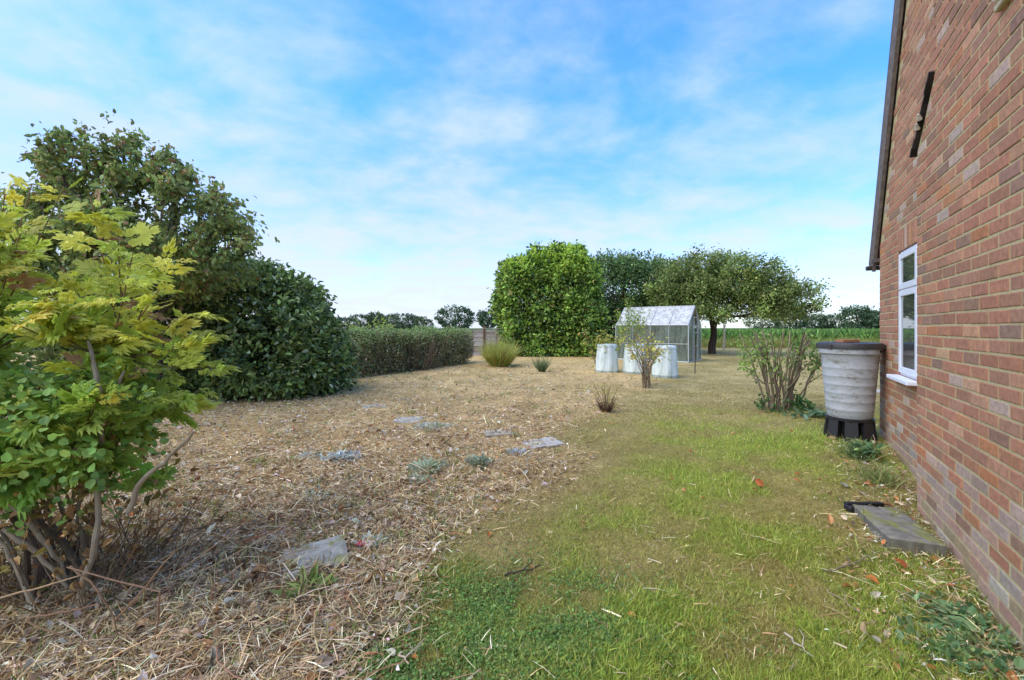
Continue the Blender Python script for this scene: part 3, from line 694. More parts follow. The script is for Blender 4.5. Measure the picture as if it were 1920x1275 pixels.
ld.lathe([(r1+.020, zt-.035), (r1+.030, zt-.035), (r1+.032, zt+.012), (r1+.022, zt+.028), (r1-.02, zt+.034), (r1-.05, zt+.022), (0, zt+.03)], B, 64, np.array(lin('3a3735')))
for k in range(6):
    aa = k*PI/3+.3; ld.box(B+np.array([math.cos(aa)*(r1+.032), math.sin(aa)*(r1+.032), zt-.012]), (.018, .05, .05), np.array(lin('3c3937')), rot=aa, bev=.004)
smooth_by(ld.build('lid', M_dark, butt), 40)
stn = MB(); ns = 8
for k in range(ns):                       # ring of hollow-looking legs
    aa = k*2*PI/ns+.2; w_ = .30
    for (ri, ro) in ((.0, .0),):
        v = []
        for z, rr in ((-.06, .262), (g0-.004, .225)):
            for da in (-.25, .25):
                for rd in (rr, rr-.06): v.append(B+np.array([math.cos(aa+da)*rd, math.sin(aa+da)*rd, z]))
        stn.add(v, [(0, 2, 6, 4), (1, 5, 7, 3), (0, 4, 5, 1), (2, 3, 7, 6), (4, 6, 7, 5)], np.array(lin('2b2a2a')))
stn.lathe([(.14, -.06), (.15, g0-.03)], B, 24, np.array(lin('1e1d1d'))); stn.lathe([(.228, g0-.028), (.232, g0-.003), (0, g0-.003)], B, 32, np.array(lin('2b2a2a')))
stn.build('stand', M_dark, butt)
bk = MB(); bk.box(B+np.array([-.06, -.05, zt+.034+.016]), (.21, .11, .034), np.array(lin('9c6f50')), rot=.1, bev=.004)
tag(bk.build('brick_weight', M_brick), 'flat reddish brown brick lying on the lid of the water butt', 'brick')

# path of pale slabs beyond the butt at the side of the house
for k, (px_, py_) in enumerate([(1637, 735), (1640, 765)]):
    p = G(px_, py_); s = MB(); s.box((p[0]+.25, p[1], .015), (1.1, .58, .05), np.array(lin('b5ad9c'))*(.95+.1*k), rot=-TH, bev=.008)
    tag(s.build('path_slab', M_stone), ['pale path slab beyond the water butt, the farther one', 'pale path slab just behind the water butt, the nearer one'][k], 'paving slab', 'slabs of the path beside the house')

# ------------------------------------------------------------------ slab by the wall, drain edge, slabs in the bed
def slab(cx, cy, sx, sy, th, rot, label, tint='8f897c', tilt=(0, 0), group=None, moss=None, rough=.012, sink=.0):
    z = float(gh(cx, cy)); mb = MB(); n = 14
    g = np.linspace(-.5, .5, n); A, Bq = np.meshgrid(g, g); edge = np.maximum(np.abs(A), np.abs(Bq)) > .49
    wob = (fbm(A*3+cx*7, Bq*3+cy*5, 90)-.5); zz_ = wob*rough*1.5; X_ = A*sx*(1+edge*wob*.12); Y_ = Bq*sy*(1+edge*(fbm(A*4+cy, Bq*4, 93)-.5)*.14)
    top = np.stack([X_, Y_, th+zz_+A*tilt[0]+Bq*tilt[1]-edge*.006], -1).reshape(-1, 3)
    c_, s_ = math.cos(rot), math.sin(rot); R = np.array([[c_, s_, 0], [-s_, c_, 0], [0, 0, 1]])
    i = np.arange(n-1)[:, None]*n+np.arange(n-1)[None]; f = np.stack([i, i+1, i+n+1, i+n], -1).reshape(-1, 4)
    t = np.tile(np.array(lin(tint)), (n*n, 1))*(1+.3*(fbm(A.ravel()*5, Bq.ravel()*5, 95)-.5))[:, None]
    if moss is not None:
        k = sstep(moss, moss+.12, fbm(A.ravel()*4+cx, Bq.ravel()*4+cy, 97))[:, None]*.8; t = t*(1-k)+np.array(lin('7f7f3a'))*k
    mb.add(top@R+[cx, cy, z-sink], f, t)
    ring = list(range(n))+[n*(k+1)-1 for k in range(1, n)]+list(range(n*n-2, n*(n-1)-1, -1))+[n*k for k in range(n-2, 0, -1)]
    rt = top[ring]; bt = rt.copy(); bt[:, 2] = -.06; m_ = len(ring)
    mb.add(np.concatenate([rt, bt])@R+[cx, cy, z-sink], [(k, k+m_, (k+1) % m_+m_, (k+1) % m_) for k in range(m_)], np.array(lin(tint))*.85)
    return tag(mb.build('stone_slab', M_stone), label, 'slab', group)
# slab near the wall : corners (1610,957) (1690,965) (1765,1045) (1655,1035)
ps = [G(1607, 960), G(1668, 962), G(1762, 1048), G(1652, 1030)]
ctr = sum(ps)/4; rt_ = math.atan2(ps[2][1]-ps[1][1], ps[2][0]-ps[1][0]); Ls = (np.linalg.norm(ps[2]-ps[1])+np.linalg.norm(ps[3]-ps[0]))/2; Ws = (np.linalg.norm(ps[1]-ps[0])+np.linalg.norm(ps[2]-ps[3]))/2
slab(ctr[0]+.01, ctr[1]-.02, Ls*1.0, max(Ws, .28), .075, rt_, 'long grey mossy concrete slab lying on the grass beside the brick wall', '7c776a', moss=.52, rough=.014)
p1, p2 = G(1590, 961), G(1658, 962); z_ = float(gh(p1[0], p1[1]))
dr = MB(); dm = (p1+p2)/2; dr.box((dm[0]+.01, dm[1]+.03, z_+.05), (np.linalg.norm(p2-p1)*1.05, .035, .03), np.array(lin('1c1b1b')), rot=math.atan2(p2[1]-p1[1], p2[0]-p1[0]), bev=.004)
dr.box((p1[0]+.04, p1[1]+.01, z_+.03), (.09, .07, .045), np.array(lin('242322')), bev=.01)
tag(dr.build('drain_edging', M_dark), 'short black plastic edging strip at the far end of the long slab', 'edging')
SG = 'stone slabs in the cleared bed'
for (px_, py_, sx, sy, th, rot, tl, tn, ms, lab) in [
    (592, 1058, .34, .32, .06, .5, (.02, .02), '9a9789', .5, 'mottled mossy stone slab, the nearest one in the cleared bed'),
    (522, 1012, .26, .16, .02, .1, (0, 0), '99927f', .62, 'thin tan stone slab left of and behind the mossy one'),
    (1016, 832, .44, .34, .022, .35, (.02, 0), 'aca89e', .8, 'pale pointed slab at the lawn edge, largest of the far slabs'),
    (934, 811, .36, .30, .012, .2, (0, 0), 'a39a88', .7, 'flat pale slab just left of the pointed slab'),
    (765, 788, .42, .42, .015, .1, (0, 0), 'a8a294', .75, 'flat square slab among grey leaved plants in the middle of the bed'),
    (815, 797, .5, .3, .012, -.2, (0, 0), '9d9682', .55, 'half buried slab right of the square middle slab'),
    (703, 762, .4, .4, .012, .3, (0, 0), '9f9784', .6, 'small flat slab farthest back, toward the dark shrub')]:
    p = G(px_, py_); slab(p[0], p[1], sx, sy, th, rot, lab, tn, tl, SG, ms)

# ------------------------------------------------------------------ silver leaved plants in the bed
for (px_, py_, r_, n_, hh, cols, lab) in [
    (640, 862, .17, 150, .10, ['c9cec4', 'b4bdb0', 'dadcd2'], 'silvery white leaved clump at the left of the bed'),
    (575, 858, .12, 90, .07, ['bfc6b8', 'a9b2a2', 'd4d6cb'], 'small silvery clump left of the larger silver one'),
    (800, 880, .16, 160, .10, ['b9c09c', 'a5af88', 'cdd2b4'], 'pale green grey clump in the middle of the bed'),
    (790, 905, .11, 100, .08, ['b5bd9a', 'c6cbb0', '98a27c'], 'pale clump nearest the camera of the middle pair'),
    (900, 872, .09, 120, .10, ['a3ab8e', '8f9a7a', 'b6bca2'], 'rounded grey green tuft left of the lawn edge'),
    (970, 852, .11, 90, .08, ['c3c9c6', 'aeb6b2', 'd8dbd6'], 'silvery tuft in front of the pointed slab'),
    (800, 802, .22, 150, .06, ['c2c7b8', 'aab19e', 'd2d5c6'], 'low silver mat around the middle slabs'),
    (700, 1025, .07, 70, .08, ['c6d0bc', 'aebb9a', 'dfe3d4'], 'fresh white edged clump beside the red and white scrap'),
    (735, 1015, .08, 80, .07, ['a9b46a', '94a558', 'c0c788'], 'yellow green weed right of the red and white scrap'),
    (575, 1118, .10, 90, .10, ['8fa552', 'a4b266', '7c9046'], 'fresh green weed tuft in front of the mossy slab'),
    (590, 935, .10, 80, .07, ['b0b89a', 'c3c9ae', '9aa384'], 'faded grey green clump between the silver clumps and the tan slab')]:
    p = G(px_, py_); x0, y0 = p[0], p[1]; n = n_*2; a = rng.random(n)*6.3; rr = r_*rng.random(n)**.6; x = x0+np.cos(a)*rr; y = y0+np.sin(a)*rr
    d = unit(np.stack([np.cos(a)+rng.normal(size=n)*.4, np.sin(a)+rng.normal(size=n)*.4, .3+rng.random(n)*.9], -1)); L = hh*.55*np.exp(rng.normal(size=n)*.3)
    mb = MB(); mb.inst(T_LONG, F_LEAF, np.stack([x, y, gh(x, y)+rng.random(n)*hh*.5*(1-rr/r_*.7)], -1), d, unit(rng.normal(size=(n, 3))*.4+[0, 0, 1]), L, pal(n, cols, None, .12))
    tag(mb.build('silver_leaf_plant' if lab.find('weed') < 0 else 'weed_tuft', M_leaf), lab, 'plant', 'small clumps growing in the cleared bed')
# crumpled scrap
p = G(685, 1030); mb = MB(); n = 7; g = np.linspace(-1, 1, n); A, Bq = np.meshgrid(g, g); zz_ = .02+.03*rng.random((n, n)); i = np.arange(n-1)[:, None]*n+np.arange(n-1)[None]
t = np.where((A.ravel()+Bq.ravel()*.4 > 0)[:, None], np.array(lin('e4e0da')), np.array(lin('b8484a')))
mb.add(np.stack([p[0]+A*.05+rng.normal(size=(n, n))*.006, p[1]+Bq*.035, float(gh(p[0], p[1]))+zz_], -1).reshape(-1, 3), np.stack([i, i+1, i+n+1, i+n], -1).reshape(-1, 4), t)
tag(mb.build('crumpled_wrapper', M_upvc), 'small crumpled red and white scrap lying at the edge of the bed', 'litter')
# loose sticks on the lawn
for (a, b2, r, col, lab) in [((945, 1090), (1015, 1070), .006, '4e443a', 'dark broken stick lying on the lawn in the middle foreground'),
    ((1470, 1195), (1520, 1245), .005, 'b3a890', 'pale forked twig among brown leaves in the near right lawn'),
    ((1550, 1115), (1620, 1165), .0035, '9a8c74', 'thin grey twig on the lawn below the long slab'),
    ((745, 1235), (765, 1262), .005, 'c2ae92', 'short pale stick lying in the dark green clover'),
    ((1545, 1080), (1640, 1050), .005, '857a6a', 'grey twig bundle lying in front of the long slab')]:
    p, q = G(*a), G(*b2); mb = MB(); pts = np.array([p+(q-p)*t+rng.normal(size=3)*[.008, .008, .002] for t in np.linspace(0, 1, 7)]); pts[:, 2] = gh(pts[:, 0], pts[:, 1])+.03
    mb.tube(pts, np.linspace(r, r*.5, 7), 6, np.array(lin(col))); k = pts[3]
    mb.tube([k, k+np.array([.04, .05, .01]), k+np.array([.06, .11, .0])], [r*.7, r*.5, r*.3], 5, np.array(lin(col)))
    tag(mb.build('fallen_stick', M_bark), lab, 'stick', 'sticks on the lawn')

# ------------------------------------------------------------------ stemmy shrub builder
def stem_shrub(name, label, base, stems, cols_b, leaf, spread_top, height, lean_bias=(0, 0), r=.012, per=14, bare=.35, nodes=7, curve=.25, sub=3, group=None, cat='shrub', base_r=.1, cut=False, zvar=.25):
    root = thing(name, label, cat, base, group); base = np.array(base); mb = MB(); lf = MB(); c = np.array([lin(q) for q in cols_b])
    for k in range(stems):
        a = rng.random()*2*PI; rr = rng.random()**.5; b0 = base+np.array([math.cos(a)*base_r*rr, math.sin(a)*base_r*rr, -.02])
        top = base+np.array([math.cos(a)*spread_top*rr*1.0+lean_bias[0], math.sin(a)*spread_top*rr+lean_bias[1], height*(1-zvar*rng.random()-.25*rr**2)])
        t = np.linspace(0, 1, nodes)[:, None]; mid = (b0+top)/2-np.array([math.cos(a), math.sin(a), 0])*spread_top*rr*curve
        pts = (1-t)**2*b0+2*t*(1-t)*mid+t*t*top; pts[1:-1] += rng.normal(size=(nodes-2, 3))*height*.018
        rad = np.linspace(r, r*(.55 if cut else .25), nodes)*(.7+.7*rng.random()); mb.tube(pts, rad, 6, c[rng.integers(len(c))]*rng.uniform(.8, 1.2))
        allp = [(pts, .5)]
        for s in range(sub):
            u = bare+(1-bare)*rng.random(); k0 = min(int(u*(nodes-1)), nodes-2); p0 = pts[k0]; dd = unit((unit((pts[k0+1]-p0)[None])[0]+rng.normal(size=3)*.55)[None])[0]; L = height*(.12+.18*rng.random())
            q = np.array([p0+dd*L*x_+np.array([0, 0, .05*L*x_]) for x_ in np.linspace(0, 1, 4)]); mb.tube(q, np.linspace(rad[k0]*.5, rad[k0]*.15+.0008, 4), 4, c[rng.integers(len(c))], cap=False); allp.append((q, 0))
        for (q, lo) in allp:
            n = per; u = (max(lo, bare) if lo else 0)+(1-(max(lo, bare) if lo else 0))*rng.random(n); idx = u*(len(q)-1)
            pos = np.stack([np.interp(idx, np.arange(len(q)), q[:, i]) for i in range(3)], -1)+rng.normal(size=(n, 3))*leaf['size']*.5
            d = unit(rng.normal(size=(n, 3))*.8+np.array([0, 0, .1-leaf.get('droop', 0)])); lf.inst(leaf.get('T', T_LEAF), leaf.get('F', F_LEAF), pos, d, unit(rng.normal(size=(n, 3))*.5+[0, 0, .8]), leaf['size']*np.exp(rng.normal(size=n)*.25), pal(n, leaf['cols'], leaf.get('w'), .15))
    mb.build('stems', M_bark, root); lf.build('foliage', leaf.get('mat', M_leaf), root); return root, mb, lf

# coppiced shrub beside the butt
p = G(1462, 768)
cs = thing('coppiced_shrub', 'hard pruned shrub of thick bare grey stems with green shoots, left of water butt', 'shrub', p)
mb = MB(); lf = MB()
for k in range(24):
    a = rng.random()*2*PI; rr = rng.random()**.6; b0 = p+np.array([math.cos(a)*.26*rr, math.sin(a)*.16*rr, -.02]); hh = 1.30*(1-.35*rng.random()*rr)
    top = p+np.array([math.cos(a)*.68*rr, math.sin(a)*.5*rr, hh]); t = np.linspace(0, 1, 7)[:, None]; mid = (b0+top)/2-np.array([math.cos(a), math.sin(a), 0])*.08
    pts = (1-t)**2*b0+2*t*(1-t)*mid+t*t*top; pts[1:-1] += rng.normal(size=(5, 3))*.018; r_ = .017*(.6+.6*rng.random())
    tn = pal(1, ['7d6f5c', '8f8169', '6a5c4c', '92826c'])[0]; mb.tube(pts, np.linspace(r_, r_*.6, 7), 7, tn)
    ends = [pts[4:]]
    if rng.random() < .8:
        k0 = rng.integers(2, 5); q0 = pts[k0]; dd = unit(np.array([[math.cos(a)*.6+rng.normal()*.4, math.sin(a)*.6+rng.normal()*.4, 1.1]]))[0]; L = (.2+.35*rng.random()); q = np.array([q0+dd*L*x_ for x_ in np.linspace(0, 1, 4)]); q[1:, :2] += rng.normal(size=(3, 2))*.02
        mb.tube(q, np.linspace(r_*.7, r_*.45, 4), 6, tn); ends.append(q)
    side_ = (math.cos(a)*rr < -.15) or (math.cos(a)*rr > .45)
    for q in ends:
        n = (22 if side_ else 5); u = rng.random(n)*(len(q)-1); pos = np.stack([np.interp(u, np.arange(len(q)), q[:, i]) for i in range(3)], -1)+rng.normal(size=(n, 3))*.05
        lf.inst(T_LEAF, F_LEAF, pos, rdir(n), unit(rng.normal(size=(n, 3))*.5+[0, 0, .8]), .052*np.exp(rng.normal(size=n)*.25), pal(n, ['86a04c', '6f8f3e', '9bb25c', '5c7c38'], None, .15))
mb.build('stems', M_bark, cs); 
foliage(lf, [((p[0]+.05, p[1]-.05, .1), (.36, .26, .16), 2)], 36, 9, .05, .07, ['4f7238', '628344', '3e5c30'], seed=5)
foliage(lf, [((p[0]-.52, p[1]-.02, .95), (.14, .12, .3), 2)], 22, 8, .05, .055, ['8aa64e', '9db85c'], seed=6)
foliage(lf, [((p[0]+.42, p[1]-.02, 1.0), (.2, .15, .25), 2)], 34, 9, .05, .055, ['6d8c40', '84a04c'], seed=7)
lf.build('foliage', M_leaf, cs)
# broad weed leaves between shrub and butt
p = G(1530, 782); mb = MB(); n = 60; a = rng.random(n)*6.3; x = p[0]+rng.normal(size=n)*.16; y = p[1]+rng.normal(size=n)*.12
mb.inst(T_LEAF, F_LEAF, np.stack([x, y, gh(x, y)+.02], -1), unit(np.stack([np.cos(a), np.sin(a), .3+rng.random(n)*.6], -1)), unit(rng.normal(size=(n, 3))*.4+[0, 0, 1]), .13*np.exp(rng.normal(size=n)*.25), pal(n, ['7a9670', '88a47a', '66825a'], None, .15))
tag(mb.build('broadleaf_weed', M_leaf), 'grey green broad leaved weed at the foot of the water butt', 'weed')
# tuft and weeds along wall foot
for (px_, py_, s_, lab) in [(1700, 872, .16, 'leafy weed growing against the brick wall right of the water butt'), (1650, 860, .2, 'long grass tuft in front of the water butt stand'), (1880, 1195, .2, 'dark trailing weed at the wall foot in the near right corner'), (1800, 1235, .2, 'dark green ground weed in the near right corner of the lawn'), (1648, 905, .14, 'bright grass tuft above the long slab')]:
    p = G(px_, py_); wd_ = float(wall_dist(p[0], p[1])); p = p-V_IN*max(0, .26+s_*.3-wd_); n = 420; tuft = 'grass' in lab; x = p[0]+rng.normal(size=n)*s_*.42; y = p[1]+rng.normal(size=n)*s_*.42; ok = wall_dist(x, y) > .17; x, y = x[ok], y[ok]; n = len(x)
    d = unit(np.stack([rng.normal(size=n)*.6, rng.normal(size=n)*.6, np.full(n, .9 if tuft else .35)], -1)); L = (.12 if tuft else .04)*np.exp(rng.normal(size=n)*.3)
    mb = MB()
    if tuft: mb.inst(T_BLADE, F_BLADE, np.stack([x, y, gh(x, y)], -1), d, rdir(n), np.stack([L*.045, L, L], -1), pal(n, ['8fa458', '7c9348', 'a3a868', 'b8a878'], None, .15))
    else: mb.inst(T_LEAF, F_LEAF, np.stack([x, y, gh(x, y)+rng.random(n)*(.16 if 'against' in lab else .04)], -1), d, unit(rng.normal(size=(n, 3))*.4+[0, 0, 1]), L, pal(n, ['68885a', '7a9a64', '587a4c', '9aa868'], None, .15))
    tag(mb.build('grass_tuft' if tuft else 'wall_weed', M_leaf), lab, 'grass tuft' if tuft else 'weed', 'weeds along the foot of the wall')

# ------------------------------------------------------------------ leggy shrubs in the middle
YC = ['c5c05a', 'd9cc68', 'a0ac50', 'adc05a', 'd4b85c', 'b09a5a']
p = G(1212, 727)
stem_shrub('leggy_shrub', 'leggy shrub with bare stems and sparse yellow green leaves, in front of the compost bins', p, 26, ['8a7a62', '76664f', '94846c'], dict(size=.085, cols=YC, T=T_LONG*[1.4, 1, 1]), .55, 1.5, lean_bias=(-.05, 0), r=.012, per=3, bare=.72, sub=3, base_r=.1, zvar=.3, curve=.62)
p = G(1150, 700)
stem_shrub('yellowing_shrub', 'thin shrub of yellow and green leaves rising beside the left compost bin', p+np.array([-.25, .6, 0]), 12, ['7a6a52', '8c7c64'], dict(size=.085, cols=YC+['7c9440', '6f8c3c'], T=T_LONG*[1.5, 1, 1]), .8, 1.6, r=.009, per=12, bare=.35, sub=4, base_r=.2)
p = G(1200, 700)
stem_shrub('tall_wispy_shrub', 'tall wispy shrub with green topped shoots standing above the greenhouse roof', p+np.array([0, .9, 0]), 7, ['7a6a58', '6c5c4c'], dict(size=.085, cols=['9db84a', '8aa844', 'b5b850', '7a9a3c', '8a5a5a'], w=[3, 3, 2, 2, .7], T=T_LONG), .55, 2.5, r=.009, per=20, bare=.72, sub=5, base_r=.15, lean_bias=(.05, 0), zvar=.2)
p = G(1136, 772)
rt, _, _ = stem_shrub('small_cut_shrub', 'small cut back shrub with few yellow leaves, alone on the dry ground', p, 26, ['6b5744', '7d6850', '594838'], dict(size=.04, cols=YC, T=T_LONG), .28, .62, r=.006, per=2, bare=.5, sub=1, base_r=.07, zvar=.75)
mb = MB()
for k in range(130):
    a = rng.random()*6.3; q = p+np.array([math.cos(a)*.05, math.sin(a)*.05, 0]); L = .06+.13*rng.random(); dd = np.array([math.cos(a)*.8, math.sin(a)*.8, .6+rng.random()]); mb.tube([q, q+dd*L*.6, q+dd*L], [.004, .003, .0015], 4, pal(1, ['6b5040', '7d6450', '503c30'])[0], cap=False)
mb.build('twiggy_base', M_bark, rt)
# ornamental grass clump and seedlings
def grass_clump(px_, py_, r, h, n, cols, w, label, name='ornamental_grass', back=0):
    p = G(px_, py_); a = rng.random(n)*6.3; rr = r*.45*rng.random(n)**.5; x = p[0]+np.cos(a)*rr; y = p[1]+back+np.sin(a)*rr
    d = unit(np.stack([np.cos(a)*rr/r*1.3+rng.normal(size=n)*.22, np.sin(a)*rr/r*1.3+rng.normal(size=n)*.22, np.ones(n)], -1)); L = h*np.exp(rng.normal(size=n)*.25)
    mb = MB(); mb.inst(T_BLADE*[1, 1, 1.2], F_BLADE, np.stack([x, y, np.zeros(n)], -1), d, rdir(n), np.stack([.014+0*L, L, L], -1), pal(n, cols, w, .15)); return tag(mb.build(name, M_grass), label, 'ornamental grass' if name != 'seedling_conifer' else 'plant')
grass_clump(937, 687, .72, .72, 2400, ['b0bc5c', '9caa4e', 'c4b866', 'c8a060'], [3, 3, 2, 1.2], 'rounded clump of green and rusty ornamental grass in front of the fence')
grass_clump(1016, 697, .2, .42, 260, ['7a8a5a', '68794c', '8f9a68'], None, 'small grey green tuft standing alone right of the grass clump', 'seedling_conifer')
# thin stake near the greenhouse door
p = G(1303, 700); mb = MB(); mb.tube([p, p+[.01, 0, .45], p+[.0, 0, .95]], [.016, .014, .012], 6, np.array(lin('4f463c'))); tag(mb.build('garden_stake', M_wood), 'thin dark stake standing in the grass before the greenhouse door', 'stake')

# ------------------------------------------------------------------ compost bins
m, nt, b, out = new_mat('pale_green_plastic')
tcn = nd(nt, 'ShaderNodeTexCoord'); n1 = nd(nt, 'ShaderNodeTexNoise', i_Scale=5.0, i_Detail=8.0, i_Roughness=.65); n2 = nd(nt, 'ShaderNodeTexNoise', i_Scale=14.0, i_Detail=4.0)
mp_ = nd(nt, 'ShaderNodeMapping'); mp_.inputs['Scale'].default_value = (1, 1, .35); nt.links.new(tcn.outputs['Object'], mp_.inputs[0]); nt.links.new(mp_.outputs[0], n1.inputs[0]); nt.links.new(tcn.outputs['Object'], n2.inputs[0])
col = ramp(nt, n1.outputs[0], [(.35, lin('dbe2da')), (.5, lin('cdd6cd')), (.62, lin('b4c0b4')), (.75, lin('8c9c88'))])
spz = nd(nt, 'ShaderNodeSeparateXYZ'); nt.links.new(tcn.outputs['Object'], spz.inputs[0])
mk = mth(nt, 'MULTIPLY', mth(nt, 'GREATER_THAN', n2.outputs[0], .69), .6); foot = mth(nt, 'MULTIPLY', mth(nt, 'LESS_THAN', mth(nt, 'ADD', spz.outputs[2], mth(nt, 'MULTIPLY', n2.outputs[0], -.16)), .0), .6)
col = mixc(nt, mth(nt, 'MAXIMUM', mk, foot), col, lin('4a5a44')); nt.links.new(col, b.inputs['Base Color']); b.inputs['Roughness'].default_value = .5; b.inputs['Subsurface Weight'].default_value = 0
M_bin = m
BG = 'compost bins in a row before the greenhouse'
def make_bin(label, loc):
    root = thing('compost_bin', label, 'compost bin', loc, BG); L0 = np.array(loc)
    rib = lambda a, z: 1+.022*np.clip(np.cos(a*8)*2.5, -1, 1)*(z < .80)*(z > .03)
    bd = MB(); bd.lathe([(.365, -.02), (.37, .03), (.365, .04), (.35, .25), (.335, .45), (.318, .62), (.302, .78), (.296, .81), (.29, .83)], L0, 96, mod=rib)
    smooth_by(bd.build('body', M_bin, root), 30)
    ld = MB(); ld.lathe([(.292, .815), (.308, .815), (.310, .865), (.295, .893), (.24, .905), (.12, .912), (0, .915)], L0, 64); smooth_by(ld.build('lid', M_bin, root), 35)
    return root
p = G(1254, 709); bin0 = make_bin('pale green compost bin farthest right and nearest, fully in view', (p[0], p[1]+.3, 0))
def copy_tree(o, parent=None):
    c = o.copy(); C.objects.link(c); c.parent = parent
    for ch in list(o.children): copy_tree(ch, c)
    return c
for (px_, py_, lab, rz) in ((1196, 702, 'pale compost bin in the middle, half hidden by leggy stems', .4), (1142, 699, 'spotted pale compost bin at the left of the row', .15)):
    q = copy_tree(bin0); p = G(px_, py_); q.location = (p[0], p[1]+.3, 0); q.rotation_euler = (0, 0, rz); q['label'] = lab

# ------------------------------------------------------------------ greenhouse
g0 = np.array([7.07, 17.1, 0]); aa = math.radians(52.3); gl = np.array([-math.sin(aa), math.cos(aa), 0]); gw = np.array([math.cos(aa), math.sin(aa), 0]); GLN, GWD, GE, GRD = 3.09, 1.9, 1.52, 2.32
def GP(l, w, z): return g0+gl*l+gw*w+np.array([0, 0, z])
gh_o = thing('greenhouse', 'small aluminium greenhouse with dirty glass and pale algae stained roof', 'greenhouse', g0)
fr = MB(); AL = np.array(lin('b9bcb8'))
def gbar(mb, a, b2, r=.018, t=AL): mb.tube([a, b2], r, 4, t)
nb = 5
for l in np.linspace(0, GLN, nb):
    for w_ in (0, GWD): gbar(fr, GP(l, w_, 0), GP(l, w_, GE), .022 if l in (0, GLN) else .014)
    gbar(fr, GP(l, 0, GE), GP(l, GWD/2, GRD), .02 if l in (0, GLN) else .014); gbar(fr, GP(l, GWD, GE), GP(l, GWD/2, GRD), .02 if l in (0, GLN) else .014)
for w_, z in ((0, 0.02), (GWD, 0.02), (0, GE), (GWD, GE), (GWD/2, GRD)): gbar(fr, GP(0, w_, z), GP(GLN, w_, z), .026)
for w_ in (0, GWD): gbar(fr, GP(0, w_, .75), GP(GLN, w_, .75), .012)
for l in (0, GLN):
    gbar(fr, GP(l, 0, .02), GP(l, GWD, .02), .026); gbar(fr, GP(l, 0, GE), GP(l, GWD, GE), .018)
    for w_ in (.62, 1.28): gbar(fr, GP(l, w_, 0), GP(l, w_, GE+(GRD-GE)*(1-abs(w_-GWD/2)/(GWD/2))), .018)
fr.build('frame', M_alu, gh_o)
def glass_mat(name, col, opac, rough=.15, streak=(3, 3, .6)):
    m, nt, b, out = new_mat(name); tcn = nd(nt, 'ShaderNodeTexCoord'); mp_ = nd(nt, 'ShaderNodeMapping'); mp_.inputs['Scale'].default_value = streak
    nt.links.new(tcn.outputs['Object'], mp_.inputs[0]); n1 = nd(nt, 'ShaderNodeTexNoise', i_Scale=2.2, i_Detail=8.0, i_Roughness=.7); nt.links.new(mp_.outputs[0], n1.inputs[0])
    cc = ramp(nt, n1.outputs[0], [(.3, [c*.6 for c in col]), (.5, col), (.68, [min(1, c*1.25) for c in col])]); nt.links.new(cc, b.inputs['Base Color']); b.inputs['Roughness'].default_value = rough
    tr = nd(nt, 'ShaderNodeBsdfTransparent'); tr.inputs[0].default_value = (.85, .9, .86, 1); mx = nd(nt, 'ShaderNodeMixShader')
    fac = mth(nt, 'ADD', mth(nt, 'MULTIPLY', mth(nt, 'SUBTRACT', n1.outputs[0], .5), .9), opac, clamp=True); nt.links.new(fac, mx.inputs[0]); nt.links.new(tr.outputs[0], mx.inputs[1]); nt.links.new(b.outputs[0], mx.inputs[2]); nt.links.new(mx.outputs[0], out.inputs[0]); return m
M_gside = glass_mat('dirty_side_glass', lin('868e80'), .45); M_groof = glass_mat('stained_roof_glass', lin('c0beb6'), .9, .6, (3, 3, 3))
def pane(a, b2, c, d, mat, name):
    a, b2, c, d = map(np.array, (a, b2, c, d)); n_ = unit(np.cross(b2-a, d-a)[None])[0]*.004; mb = MB(); mb.add([a, b2, c, d, a+n_, b2+n_, c+n_, d+n_], [(0, 1, 2, 3), (7, 6, 5, 4), (0, 4, 5, 1), (1, 5, 6, 2), (2, 6, 7, 3), (3, 7, 4, 0)]); mb.build(name, mat, gh_o)
ls = np.linspace(0, GLN, nb)
for k in range(nb-1):
    l0, l1 = ls[k]+.015, ls[k+1]-.015
    for w_ in (0, GWD):
        pane(GP(l0, w_, .04), GP(l1, w_, .04), GP(l1, w_, GE-.02), GP(l0, w_, GE-.02), M_gside, 'side_pane')
        s_ = -1 if w_ == 0 else 1; pane(GP(l0, w_, GE+.02), GP(l1, w_, GE+.02), GP(l1, GWD/2+.02*s_, GRD-.01), GP(l0, GWD/2+.02*s_, GRD-.01), M_groof, 'roof_pane')
for l in (0, GLN):
    for (w0, w1) in ((.02, .60), (.64, 1.26), (1.30, GWD-.02)):
        if l == 0 and w0 == .64: continue
        hz = lambda w_: GE+(GRD-GE)*(1-abs(w_-GWD/2)/(GWD/2))-.03
        pane(GP(l, w0, .04), GP(l, w1, .04), GP(l, w1, hz(w1)), GP(l, w0, hz(w0)), M_gside, 'gable_pane')
dm_ = MB()
for w_ in (.65, 1.25): gbar(dm_, GP(-.04, w_, .03), GP(-.04, w_, 1.85), .02)
for z in (.04, .65, 1.2, 1.84): gbar(dm_, GP(-.04, .65, z), GP(-.04, 1.25, z), .018)
dmo = dm_.build('door', M_alu, gh_o)
# shelves and pots seen dimly inside
st_ = MB(); st_.box(GP(1.5, 1.5, .75), (2.4, .5, .03), np.array(lin('8a7f6c')), rot=math.atan2(gl[1], gl[0]));
for l in (.4, 1.5, 2.6): gbar(st_, GP(l, 1.5, 0), GP(l, 1.5, .73), .02, np.array(lin('7a705e')))
for k in range(5): 
    q = GP(.5+k*.5, 1.5, .77); st_.lathe([(.05, 0), (.075, .14), (.08, .14)], q, 12, np.array(lin('9a5a40')))
st_.build('staging', M_wood, gh_o)

